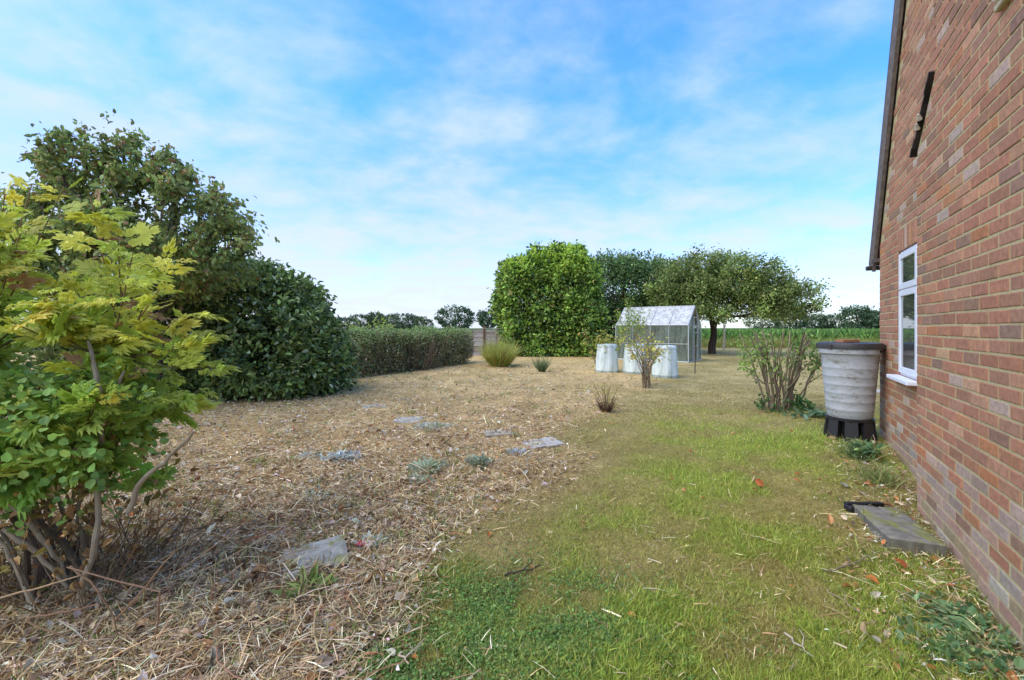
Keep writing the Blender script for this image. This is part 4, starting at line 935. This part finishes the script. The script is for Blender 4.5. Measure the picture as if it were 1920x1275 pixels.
# ------------------------------------------------------------------ fence
fx0, fy = -2.6, 21.6
fence = thing('panel_fence', 'low grey weathered timber panel fence with a brown post, between hedge and ivy', 'fence', (fx0, fy, 0))
for k in range(2):
    x0 = -3.23+k*1.83; pn = MB()
    for r in range(11): pn.box((x0+.915, fy+(.01 if r % 2 else -.01), .07+r*.118), (1.74, .014, .128), pal(1, ['a39a8e', '94897c', 'b0a89c'], None, .08)[0])
    for q in (.04, .6, 1.2, 1.78): pn.box((x0+q, fy-.03, .68), (.045, .03, 1.3), pal(1, ['8c7f70', '9a8c7c'])[0])
    pn.box((x0+.915, fy-.005, 1.37), (1.8, .06, .03), pal(1, ['a39a8e'])[0]); pn.build('fence_panel', M_wood, fence)
    pt = MB(); pt.box((x0, fy, .72), (.09, .09, 1.5), np.array(lin('7c5c50'))); pt.box((x0, fy, 1.48), (.12, .12, .03), np.array(lin('8a6c5e'))); pt.build('fence_post', M_wood, fence)

# ------------------------------------------------------------------ hedges and big shrubs
def shrub(name, label, cat, base, fol, mat=M_leaf, stems=0, srad=.03, sh=1.5, sp_=.6, group=None, scol=('5c4c3c', '6c5c48')):
    root = thing(name, label, cat, base, group); lf = MB()
    for a in fol: foliage(lf, **a)
    lf.build('foliage', mat, root)
    if stems:
        mb = MB()
        for k in range(stems):
            a = rng.random()*6.3; rr = rng.random()**.5; b0 = np.array(base)+[math.cos(a)*rr*sp_*.5, math.sin(a)*rr*sp_*.5, -.03]; t = np.array(base)+[math.cos(a)*rr*sp_, math.sin(a)*rr*sp_, sh*(.7+.4*rng.random())]
            mb.tube([b0, (b0+t)/2+rng.normal(size=3)*.06, t], [srad, srad*.7, srad*.3], 5, np.array(lin(scol[k % 2])))
        mb.build('stems', M_bark, root)
    return root
# laurel-like glossy dark shrub
LG = ['768c46', '889e52', '62783c', '9eb068', 'b4be94']
lb = [((-5.1, 9.0, .95), (1.2, 1.15, 1.15), 2.4), ((-5.5, 9.4, 1.65), (1.3, 1.2, 1.1), 2), ((-4.6, 9.2, .75), (.8, .9, .95), 2.3), ((-6.9, 9.2, 1.15), (1.3, 1.3, 1.35), 2.2), ((-6.6, 9.6, 1.9), (1.3, 1.2, .95), 2), ((-4.2, 9.35, .55), (.5, .75, .65), 2.2), ((-8.4, 9.4, 1.0), (1.2, 1.2, 1.2), 2)]
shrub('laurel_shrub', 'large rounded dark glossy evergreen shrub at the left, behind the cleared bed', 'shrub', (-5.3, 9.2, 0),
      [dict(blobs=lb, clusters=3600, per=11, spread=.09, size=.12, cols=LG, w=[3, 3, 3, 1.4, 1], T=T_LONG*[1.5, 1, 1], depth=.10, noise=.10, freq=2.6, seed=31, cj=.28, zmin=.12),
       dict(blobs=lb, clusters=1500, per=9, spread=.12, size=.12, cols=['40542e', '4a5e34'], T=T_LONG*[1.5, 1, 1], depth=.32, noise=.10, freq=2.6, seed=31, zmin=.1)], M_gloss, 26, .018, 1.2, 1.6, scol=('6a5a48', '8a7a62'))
# clipped hedge
h0, h1 = np.array([-4.75, 11.3, 0]), np.array([-1.75, 17.4, 0]); hc = (h0+h1)/2; hv = h1-h0; ha = math.atan2(hv[1], hv[0]); hb_ = [((hc[0]-.25, hc[1]+.25, .61), (np.linalg.norm(hv)/2+.1, .55, .655), 7, ha)]
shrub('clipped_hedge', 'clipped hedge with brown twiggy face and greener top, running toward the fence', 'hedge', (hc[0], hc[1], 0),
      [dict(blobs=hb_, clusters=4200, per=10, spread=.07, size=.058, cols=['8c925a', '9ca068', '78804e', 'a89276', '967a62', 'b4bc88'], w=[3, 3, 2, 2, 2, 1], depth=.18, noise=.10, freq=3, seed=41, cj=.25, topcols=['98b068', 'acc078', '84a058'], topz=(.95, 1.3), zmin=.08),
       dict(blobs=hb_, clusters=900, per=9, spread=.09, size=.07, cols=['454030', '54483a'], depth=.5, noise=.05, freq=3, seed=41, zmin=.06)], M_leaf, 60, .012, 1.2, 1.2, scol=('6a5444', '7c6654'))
# tall ivy clad hedge block
ib = [((1.75, 22.3, 2.2), (2.3, 1.5, 2.55), 6), ((2.9, 22.4, 3.9), (1.15, 1.2, 1.6), 2.5), ((1.7, 22.4, 3.9), (.8, 1, 1.35), 2.5), ((.7, 22.2, 3.7), (1.1, 1.1, 1.25), 2.5), ((1.3, 22.2, 5.05), (.15, .3, .5), 2), ((2.2, 22.2, 5.2), (.2, .3, .55), 2), ((3.4, 22.2, 5.1), (.2, .3, .5), 2), ((-.2, 22, 4.2), (.18, .3, .55), 2), ((4.0, 22.2, 4.3), (.2, .3, .5), 2), ((-.55, 22, 2.6), (.3, .3, .3), 2), ((3.2, 22.4, 3.2), (1.2, 1.3, 1.7), 3), ((3.6, 22.0, 1.6), (1.0, 1.1, 1.6), 2.5)]
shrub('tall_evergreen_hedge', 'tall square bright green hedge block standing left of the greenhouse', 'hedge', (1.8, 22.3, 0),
      [dict(blobs=ib, clusters=5200, per=10, spread=.13, size=.17, cols=['8aa846', '9cba52', '749242', 'b0c462', '947c50'], w=[3, 3, 2, 1.6, .7], depth=.09, noise=.12, freq=2.6, seed=51, cj=.36, topcols=['b6d04e', 'c4da5c', 'a4c048'], topz=(3.6, 4.9), zmin=.1),  # wide cluster tint spread paints some sprays dark, as shaded hollows
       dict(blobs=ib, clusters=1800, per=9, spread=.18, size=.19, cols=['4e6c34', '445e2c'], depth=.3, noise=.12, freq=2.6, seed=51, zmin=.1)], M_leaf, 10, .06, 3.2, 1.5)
# dark tree behind the greenhouse
def tree(name, label, base, trunk, blobs, ntg, r_tip, r_trunk, leafs, barkc=('5a4c3e', '6a5c4c'), group=None, fol=None, mat=M_leaf, seg=.5, expo=.5, noise=.12, pen=.35, depth=.35, seed=7):
    root = thing(name, label, 'tree', base, group); tg, _ = blob_pts(blobs, ntg, depth=depth, noise=noise, seed=seed, inside=.5)
    N, paths, rad, nt_ = grow(trunk, tg, pen=pen, seg=seg, r_tip=r_tip, expo=expo, r_trunk=r_trunk)
    mb = MB(); branches(mb, N, paths, rad, nt_, barkc); mb.build('trunk', M_bark, root)
    lf = MB()
    for a in leafs: twig_leaves(lf, N, paths, **a)
    for a in (fol or []): foliage(lf, **a)
    lf.build('crown', mat, root); return root
DC = ['648046', '729050', '54703c', '86a060', '8e9a64']
db = [((5.9, 26, 3.6), (2.4, 2.2, 2.3), 2.2), ((7.8, 26.5, 3.9), (2.2, 2, 1.9), 2.2), ((6.2, 26, 1.8), (2.5, 2, 1.8), 2.5), ((9.2, 26, 2.9), (1.9, 1.8, 1.9), 2)]
tree('dark_bushy_tree', 'dense dark green tree between the square hedge and the spreading tree, behind the greenhouse', (6.6, 26.2, 0), [(6.6, 26.2, 0), (6.6, 26.2, .8), (6.7, 26.2, 1.6), (6.6, 26.1, 2.4)], db, 260, .02, .16,
     [dict(per=26, size=.15, cols=DC, spread=.25)], fol=[dict(blobs=db, clusters=3800, per=9, spread=.17, size=.16, cols=DC, depth=.2, noise=.1, freq=1.4, seed=7, cj=.3)])
# spreading apple tree
AC = ['7c904a', '8ea054', '6a7e40', 'a4ac64', 'acaa68', '849452']
tb = G(1340, 664)
ab = [((8.9, 22.5, 3.9), (1.7, 1.6, 1.35), 2), ((10.7, 22.3, 4.2), (1.9, 1.7, 1.3), 2), ((12.7, 22.0, 3.7), (1.9, 1.6, 1.25), 2), ((14.3, 21.8, 3.0), (1.5, 1.3, 1.0), 2), ((10.0, 21.9, 2.9), (1.7, 1.5, 1.0), 2), ((12.6, 21.6, 2.7), (1.7, 1.3, .8), 2), ((8.2, 22.6, 2.8), (1.0, 1.2, 1.1), 2)]
trk = [tb+np.array(q) for q in ((0, 0, -.05), (-.02, 0, .4), (.08, 0, .85), (.1, 0, 1.3), (.0, .0, 1.8), (-.1, .1, 2.3))]
trk = [q+np.array([0, .3, 0]) for q in trk]
tree('spreading_apple_tree', 'wide spreading apple tree with short dark trunk on the dry lawn behind the greenhouse', tb, trk, ab, 700, .0062, .17,
     [dict(per=58, size=.125, cols=AC, w=[3, 3, 2, 2, 1, 2], spread=.17, droop=.2, tail=.7, cj=.3)], barkc=('4a3f36', '5c5046', '6a5e52'), seg=.45, noise=.2, pen=.55, depth=.45, seed=17)
p = G(1357, 656); sp_o = thing('pale_sapling', 'thin pale bare trunk standing just right of the apple tree trunk', 'tree', p); mb = MB()
mb.tube([p, p+[.05, 0, 1.0], p+[.0, 0, 1.9], p+[.25, 0, 3.0]], [.075, .06, .045, .02], 8, np.array(lin('b5aa98')))
for (z_, dx, dz) in ((1.3, .5, .9), (1.7, -.35, .9), (2.1, .6, .7), (2.4, -.2, .8)): mb.tube([p+[.03, 0, z_], p+[dx*.5, .1, z_+dz*.6], p+[dx, .15, z_+dz]], [.03, .02, .008], 6, np.array(lin('aa9f8c')))
mb.build('trunk', M_bark, sp_o); lf = MB(); foliage(lf, [((p[0]+.1, p[1], 2.9), (.7, .5, .6), 2)], 60, 8, .1, .1, AC, depth=.4, seed=88); lf.build('crown', M_leaf, sp_o)
shrub('tall_weed_patch', 'yellow green tall weeds showing above the near end of the clipped hedge', 'weeds', (-4.75, 14.3, 0), [dict(blobs=[((-4.75, 14.3, .85), (.85, .5, .8), 2)], clusters=160, per=9, spread=.1, size=.09, cols=['a4b24e', 'b8be5c', '8ca044'], depth=.3, seed=89)], M_leaf, 6, .01, 1.0, .6)
# ------------------------------------------------------------------ big crab apple like tree at left
PC = ['88984e', '94a25a', '768a46', 'a4ae64', '9c744e', 'a47e5c', '98ac64']
pb_extra = [((-7.3, 7.3, 4.5), (.1, .1, .25), 2), ((-6.6, 7.3, 4.75), (.1, .1, .25), 2), ((-7.9, 7.4, 4.2), (.2, .12, .2), 2), ((-5.6, 7.3, 4.35), (.1, .1, .25), 2), ((-4.15, 7.1, 3.25), (.12, .1, .15), 2), ((-4.0, 7.1, 2.9), (.15, .1, .1), 2), ((-7.1, 7.3, 4.35), (.12, .12, .35), 2), ((-6.1, 7.2, 4.55), (.12, .12, .3), 2), ((-5.2, 7.2, 3.9), (.15, .12, .3), 2), ((-4.5, 7.1, 3.5), (.15, .12, .25), 2), ((-4.2, 7.1, 3.1), (.2, .12, .2), 2), ((-7.7, 7.4, 4.0), (.15, .12, .25), 2), ((-4.9, 7.2, 3.75), (.12, .12, .2), 2)]
pb = pb_extra+[((-6.35, 7.3, 3.4), (1.15, 1.2, 1.05), 2), ((-5.55, 7.2, 3.2), (1.15, 1.1, .95), 2), ((-4.95, 7.2, 2.75), (.95, 1.0, .8), 2), ((-6.9, 7.4, 2.7), (1.3, 1.2, 1.1), 2), ((-5.7, 7.0, 2.5), (1.4, 1.0, .8), 2), ((-7.6, 7.6, 3.2), (.75, .9, .8), 2), ((-6.6, 7.2, 4.2), (.85, .7, .5), 2), ((-5.8, 7.2, 4.0), (.6, .6, .4), 2), ((-7.2, 7.3, 3.9), (.6, .6, .45), 2)]
trk = [(-6.1, 7.3, -.05), (-6.1, 7.3, .5), (-6.05, 7.28, 1.0), (-6.1, 7.3, 1.5)]
pb = [((b_[0][0]-.28, b_[0][1], b_[0][2]+.03),)+tuple(b_[1:]) for b_ in pb]
tree('crab_apple_tree', 'dark olive tree with drooping reddish tinged leaves rising behind the yellow green shrub at left', (-6.1, 7.3, 0), trk, pb, 480, .006, .09,
     [dict(per=46, size=.088, cols=PC, w=[3, 3, 3, 2, .9, .7, 1], spread=.055, droop=.9, tail=.85, cj=.25, up=.2)], barkc=('4a4036', '5c5044'), seg=.22, noise=.25, pen=.6, depth=.3, seed=27,
     fol=[dict(blobs=pb, clusters=120, per=12, spread=.12, size=.085, cols=PC[:4], depth=.6, noise=.12, freq=2, seed=27, droop=.7, cj=.25)])
# leafy bush at the far left edge
shrub('edge_bush', 'olive green bush at the far left edge behind the yellow green shrub', 'shrub', (-8.9, 7.4, 0), [dict(blobs=[((-8.9, 7.4, 1.9), (1.3, 1.2, 1.95), 2.2)], clusters=700, per=12, spread=.1, size=.085, cols=PC[:4], depth=.2, noise=.12, freq=2.2, seed=61, cj=.25)], M_leaf, 8, .03, 1.8, .8)

# ------------------------------------------------------------------ tree peony like shrub in the left foreground
Q = G(118, 1108); Q[1] += .05
pe = thing('yellow_green_shrub', 'big foreground shrub with deeply lobed yellow green leaves at the left edge', 'shrub', Q)
fb = [((-2.62, 2.35, 1.38), (.50, .42, .46), 2), ((-2.2, 2.28, 1.26), (.34, .36, .34), 2), ((-2.75, 2.25, 1.62), (.38, .4, .36), 2), ((-2.0, 2.3, 1.12), (.26, .3, .24), 2), ((-2.45, 2.2, 1.02), (.40, .3, .3), 2), ((-3.2, 2.4, 1.3), (.4, .45, .55), 2), ((-1.84, 2.3, 1.2), (.2, .22, .22), 2), ((-2.1, 2.2, .95), (.28, .25, .26), 2), ((-2.6, 2.2, .85), (.34, .28, .24), 2)]
fb = [((b_[0][0]-.10,)+tuple(b_[0][1:]),)+tuple(b_[1:]) for b_ in fb]+[((-2.75, 2.15, .72), (.3, .22, .2), 2), ((-2.3, 2.1, .80), (.26, .2, .2), 2), ((-2.0, 2.15, .98), (.2, .2, .2), 2)]
tg, tgn = blob_pts(fb, 175, depth=.2, noise=.28, seed=71, inside=.6)
xt = np.array([G(*q, h=0) for q in ()]) if 0 else np.array([[(px_-960)/F*yy, yy, CAM_H-(py_-HZ)/F*yy] for px_, py_, yy in [(330, 495, 2.3), (405, 690, 2.25), (120, 350, 2.4), (60, 345, 2.5), (385, 640, 2.2), (300, 480, 2.4), (250, 470, 2.2), (170, 370, 2.3), (360, 590, 2.3), (300, 890, 2.2), (220, 430, 2.3), (10, 360, 2.3)]])
tg = np.concatenate([tg, xt]); tgn = np.concatenate([tgn, unit(np.tile([.6, -.3, .4], (len(xt), 1)))])
mb = MB(); BKC = ['7a6c58', '8c7e68', '685a48', '96876e']
mains = []
for k in range(15):
    a = rng.random()*6.3; b0 = Q+np.array([rng.normal()*.11, rng.normal()*.08, -.03]); t = tg[rng.integers(len(tg))]*.85+np.array([Q[0], Q[1], .9])*.15; t[2] = min(t[2], 1.25)
    tt = np.linspace(0, 1, 9)[:, None]; mid = b0*.6+t*.4+[0, 0, .12]; pts = (1-tt)**2*b0+2*tt*(1-tt)*mid+tt*tt*t; pts[1:-1] += rng.normal(size=(7, 3))*.012
    r_ = .013*(.6+.8*rng.random()); mb.tube(pts, np.linspace(r_, r_*.5, 9), 8, pal(1, BKC, None, .12)[0]); mains.append(pts)
MN = np.concatenate([m_[3:] for m_ in mains])
# the pale forked stem in front
f0 = G(165, 1060); f0[1] -= .0
for path in ([(150, 1120), (178, 1000), (165, 905), (172, 800), (185, 745), (198, 700)], [(185, 745), (170, 690), (150, 640)], [(0, 912), (45, 985), (80, 1040), (100, 1100)], [(0, 985), (60, 1040), (110, 1110)], [(240, 960), (262, 900), (300, 870), (345, 815)], [(60, 1130), (20, 1060), (-30, 1010)]):
    pts = np.array([((px_-960)/F*2.05, 2.05+.02*k, CAM_H-(py_-HZ)/F*2.05) for k, (px_, py_) in enumerate(path)]); tcum = np.linspace(0, 1, len(pts)); ti = np.linspace(0, 1, len(pts)*3); pts = np.stack([np.interp(ti, tcum, pts[:, i]) for i in range(3)], -1); pts[1:-1] += rng.normal(size=(len(pts)-2, 3))*.004
    mb.tube(pts, np.linspace(.0135, .007, len(pts)), 8, np.array(lin('9a8c72')))
lf = MB(); P_ = []; D_ = []; S_ = []; E_ = []
for t, nn in zip(tg, tgn):
    j = np.argmin(np.linalg.norm(MN-t, axis=1)+.4*np.maximum(0, MN[:, 2]-t[2]+.1)); a = MN[j]; dist = np.linalg.norm(t-a)
    tt = np.linspace(0, 1, 6)[:, None]; mid = (a+t)/2+np.array([0, 0, -.04]); pts = (1-tt)**2*a+2*tt*(1-tt)*mid+tt*tt*t
    mb.tube(pts, np.linspace(.005, .0028, 6), 5, pal(1, ['7a6448', '8c6a4c', '6f6a40'], None, .12)[0])
    n = 11
    for q in range(n):
        u = .45+.55*q/(n-1); p = np.array([np.interp(u, np.linspace(0, 1, 6), pts[:, i]) for i in range(3)]); az = q*2.4+rng.random()
        d = unit((nn*.55+np.array([math.cos(az), math.sin(az), .05])*(1.25-.5*(q/(n-1)))+np.array([0, 0, .15*(q/(n-1))]))[None])[0]
        P_.append(p); D_.append(d); S_.append((.075+.15*rng.random()**1.2)*(1.0 if q < n-2 else .8)); E_.append(t)
P_ = np.array(P_)+rng.normal(size=(len(P_), 3))*.015; D_ = np.array(D_); S_ = np.array(S_); n = len(P_)
inner = np.clip((P_[:, 2]-.85)/.7+.35*(P_[:, 0]+2.4)+rng.normal(size=n)*.22, 0, 1)[:, None]
tn = pal(n, ['c8d050', 'd8da5c', 'e4de6a', 'b4c850'], [3, 3, 2, 2], .12)*inner+pal(n, ['9aba4c', 'aac858', '88a848', 'bcd062'], None, .14)*(1-inner)
crisp = rng.random(n) < .05+.32*np.exp(-((P_[:, 0]+1.98)/.2)**2-((P_[:, 2]-1.33)/.14)**2); tn[crisp] = pal(int(crisp.sum()), ['b89068', 'c9a47a', 'a07850'], None, .12); S_[crisp] *= .7
T2 = T_LOBE*[1, 1, 1.0]; T2 = T2.copy(); T2[:, 2] -= .22*T2[:, 1]**2
lf.inst(T2, F_LOBE, P_, D_, unit(rng.normal(size=(n, 3))*.55+[-.1, -.8, .8]), np.stack([S_*rng.uniform(.5, .9, n), S_, S_*rng.uniform(-.5, 2.2, n)], -1), tn)
# lower small-leaved growth (a scrambling companion inside the same clump)
foliage(lf, [((-2.35, 2.2, .72), (.42, .35, .34), 2), ((-2.2, 2.15, .95), (.42, .35, .3), 2), ((-2.9, 2.2, .8), (.35, .3, .4), 2)], 190, 9, .045, .036, ['7ca04c', '8eb256', '6c9044', '9cba60'], depth=.4, noise=.15, freq=3, seed=75, T=T_ROUND, zmin=.25)
lf.build('foliage', M_leaf, pe); mb.build('stems', M_bark, pe)
# dead stalks at the foot
ds = MB()
for k in range(260):
    a = rng.random()*6.3; r_ = rng.random()**.5*.55; q = Q+np.array([math.cos(a)*r_, math.sin(a)*r_*.6, 0]); q[2] = float(gh(q[0], q[1])); L = .15+.5*rng.random()**1.5; dd = np.array([math.cos(a)*.3+rng.normal()*.5, math.sin(a)*.25+rng.normal()*.4, 1-.5*rng.random()])
    ds.tube([q, q+dd*L*.5+rng.normal(size=3)*.01, q+dd*L+rng.normal(size=3)*.02], [.0035, .0028, .001], 4, pal(1, ['8a7358', '6c5a46', 'ab9472', '7c705c'])[0], cap=False)
ds.build('dead_stalks', M_bark, pe)
dl = MB(); foliage(dl, [((Q[0]-.05, Q[1], .3), (.45, .3, .38), 2), ((Q[0]+.1, Q[1]-.05, .62), (.4, .3, .3), 2)], 130, 5, .05, .045, ['a88458', '8c6c48', 'c09a64', '9c8a4c'], depth=.5, noise=.2, freq=3, seed=77, T=T_LEAF*[1, 1, 3], zmin=.03)
dl.build('dry_leaves', M_litter, pe)
# arching cut canes in front
cn = MB()
for path in ([(285, 800+420), (300, 1110), (128, 1062)], [(130, 1062), (180, 1100), (215, 1165), (230, 1225)], [(0, 1120), (80, 1100), (150, 1080)], [(50, 1160), (130, 1145), (185, 1133)], [(215, 1165), (260, 1115), (325, 1035)], [(50, 1165), (110, 1190), (165, 1220), (230, 1245)]):
    pts = np.array([((px_-960)/F*1.82, 1.82, max(.015, CAM_H-(py_-HZ)/F*1.82)) for (px_, py_) in path]); ti = np.linspace(0, 1, 9); pts = np.stack([np.interp(ti, np.linspace(0, 1, len(pts)), pts[:, i]) for i in range(3)], -1); pts += rng.normal(size=pts.shape)*[.002, .004, .002]
    cn.tube(pts, np.linspace(.0048, .0025, 9), 6, pal(1, ['8c6c50', '7c6248', '988060'], None, .1)[0])
tag(cn.build('cut_canes', M_bark), 'reddish brown cut canes lying across the foot of the foreground shrub', 'cut canes')

# ------------------------------------------------------------------ field crop and rough strip
n = 130000; x, y = None, None
u = rng.random(n); y = (34**-.6+u*(160**-.6-34**-.6))**(-1/.6); x = rng.uniform(-1.3, 1.3, n)*y
d = unit(np.stack([rng.normal(size=n)*.55, rng.normal(size=n)*.55, np.ones(n)], -1)); L = (.55+.15*rng.random(n)); base_z = rng.random(n)*.75
tn = pal(n, ['5c7f38', '6d8f44', '4c6d30', '7fa050', '88a05a'], None, .2)*np.exp((fbm(x*.12, y*.12, 101)-.5)*.7)[:, None]
mb = MB(); mb.inst(T_BLADE, F_BLADE, np.stack([x, y, base_z], -1), d, rdir(n), np.stack([.10+.0012*y, L, L], -1), tn)
tag(mb.build('field_crop', M_far), 'green leafy crop filling the flat field beyond the garden', 'crop', kind='stuff')
n = 30000; u = rng.random(n); y = 27+6.5*u; x = rng.uniform(-1.2, 1.3, n)*y
d = unit(np.stack([rng.normal(size=n)*.4, rng.normal(size=n)*.4, np.ones(n)], -1)); L = .5+.5*rng.random(n)*fbm(x*.7, y*.7, 111)*1.6
ok = (y > 29.5) | (x < 8); x, y, d, L = x[ok], y[ok], d[ok], L[ok]; n = len(x)
mb = MB(); mb.inst(T_BLADE, F_BLADE, np.stack([x, y, np.zeros(n)], -1), d, rdir(n), np.stack([.03+0*L, L, L], -1), pal(n, ['8f9a50', 'a89a58', '7a8c44', 'b0985c', '6c8840'], None, .18))
tag(mb.build('rough_grass_strip', M_far), 'rough yellowing weeds along the garden edge of the field', 'weeds', kind='stuff')

# ------------------------------------------------------------------ distant trees
FCOL = ['55694a', '5f7550', '4a5c40', '6a7c56']
def far_tree(label, pxc, ybase_d, wpx, top, cols=FCOL, seed=1, lobes=5, flat=1.0):
    y = ybase_d; x = (pxc-960)/F*y; W_ = wpx/F*y/2; Ht = CAM_H+(HZ-top)/F*y; r = np.random.default_rng(seed)
    root = thing('field_tree', label, 'tree', (x, y, 0), 'trees along the far edge of the field'); tr = MB(); tr.tube([(x, y, 0), (x+.1, y, Ht*.3), (x, y, Ht*.6)], [Ht*.045, Ht*.035, Ht*.02], 8, np.array(lin('5a5044'))); 
    bl = [((x, y, Ht*.52), (W_*.85, W_*.7, Ht*.44), 2.3)]
    for k in range(lobes):
        a = r.random()*6.3; q = (x+math.cos(a)*W_*.55, y+math.sin(a)*W_*.4, Ht*(.34+.36*r.random())); bl.append((q, (W_*.45, W_*.42, Ht*.28), 2))
        tr.tube([(x, y, Ht*.3), ((x+q[0])/2, (y+q[1])/2, q[2]*.8), q], [Ht*.02, Ht*.015, Ht*.006], 5, np.array(lin('5a5044')))
    tr.build('trunk', M_bark, root); lf = MB(); foliage(lf, bl, 420, 9, Ht*.035, Ht*.065, cols, depth=.2, noise=.14, freq=2.5/Ht*3, seed=seed, cj=.25, zmin=Ht*.04); lf.build('crown', M_far, root)
far_tree('broad dome shaped oak standing alone on the horizon left of the square hedge', 854, 200, 74, 573, seed=201, lobes=7)
far_tree('smaller round tree on the horizon between the lone oak and the square hedge', 915, 230, 40, 579, seed=202)
labs = ['first horizon tree from the left, just right of the dark laurel', 'second horizon tree from the left, low and round', 'third horizon tree from the left, tall and narrow', 'fourth horizon tree from the left, merging with the tall one', 'fifth horizon tree from the left, broad crown', 'sixth horizon tree from the left, mid height', 'low end tree of the left horizon group, nearest the lone oak']
for k, (px_, w_, tp) in enumerate([(650, 60, 594), (676, 58, 589), (706, 34, 584), (727, 60, 592), (752, 62, 587), (776, 54, 592), (795, 40, 597)]): far_tree(labs[k], px_, 230+15*(k % 3), w_, tp, ['5a6844', '66744c', '4c5a3a'] if k % 2 else ['48563a', '56644a', '6a7a52'], seed=210+k)
labs = ['dark leafy tree just behind the right end of the apple tree', 'low horizon tree right of the apple tree', 'low horizon tree left of the tall rounded one behind the water butt', 'rounded dark tree on the horizon above the water butt', 'horizon tree touching the house corner', 'horizon tree half hidden by the house corner', 'faint low tree between the apple tree branches on the horizon']
for k, (px_, dd_, w_, tp) in enumerate([(1480, 120, 60, 580), (1528, 190, 44, 589), (1562, 190, 46, 588), (1606, 150, 66, 572), (1640, 170, 42, 580), (1672, 170, 60, 576), (1430, 200, 70, 588)]): far_tree(labs[k], px_, dd_, w_, tp, seed=230+k)
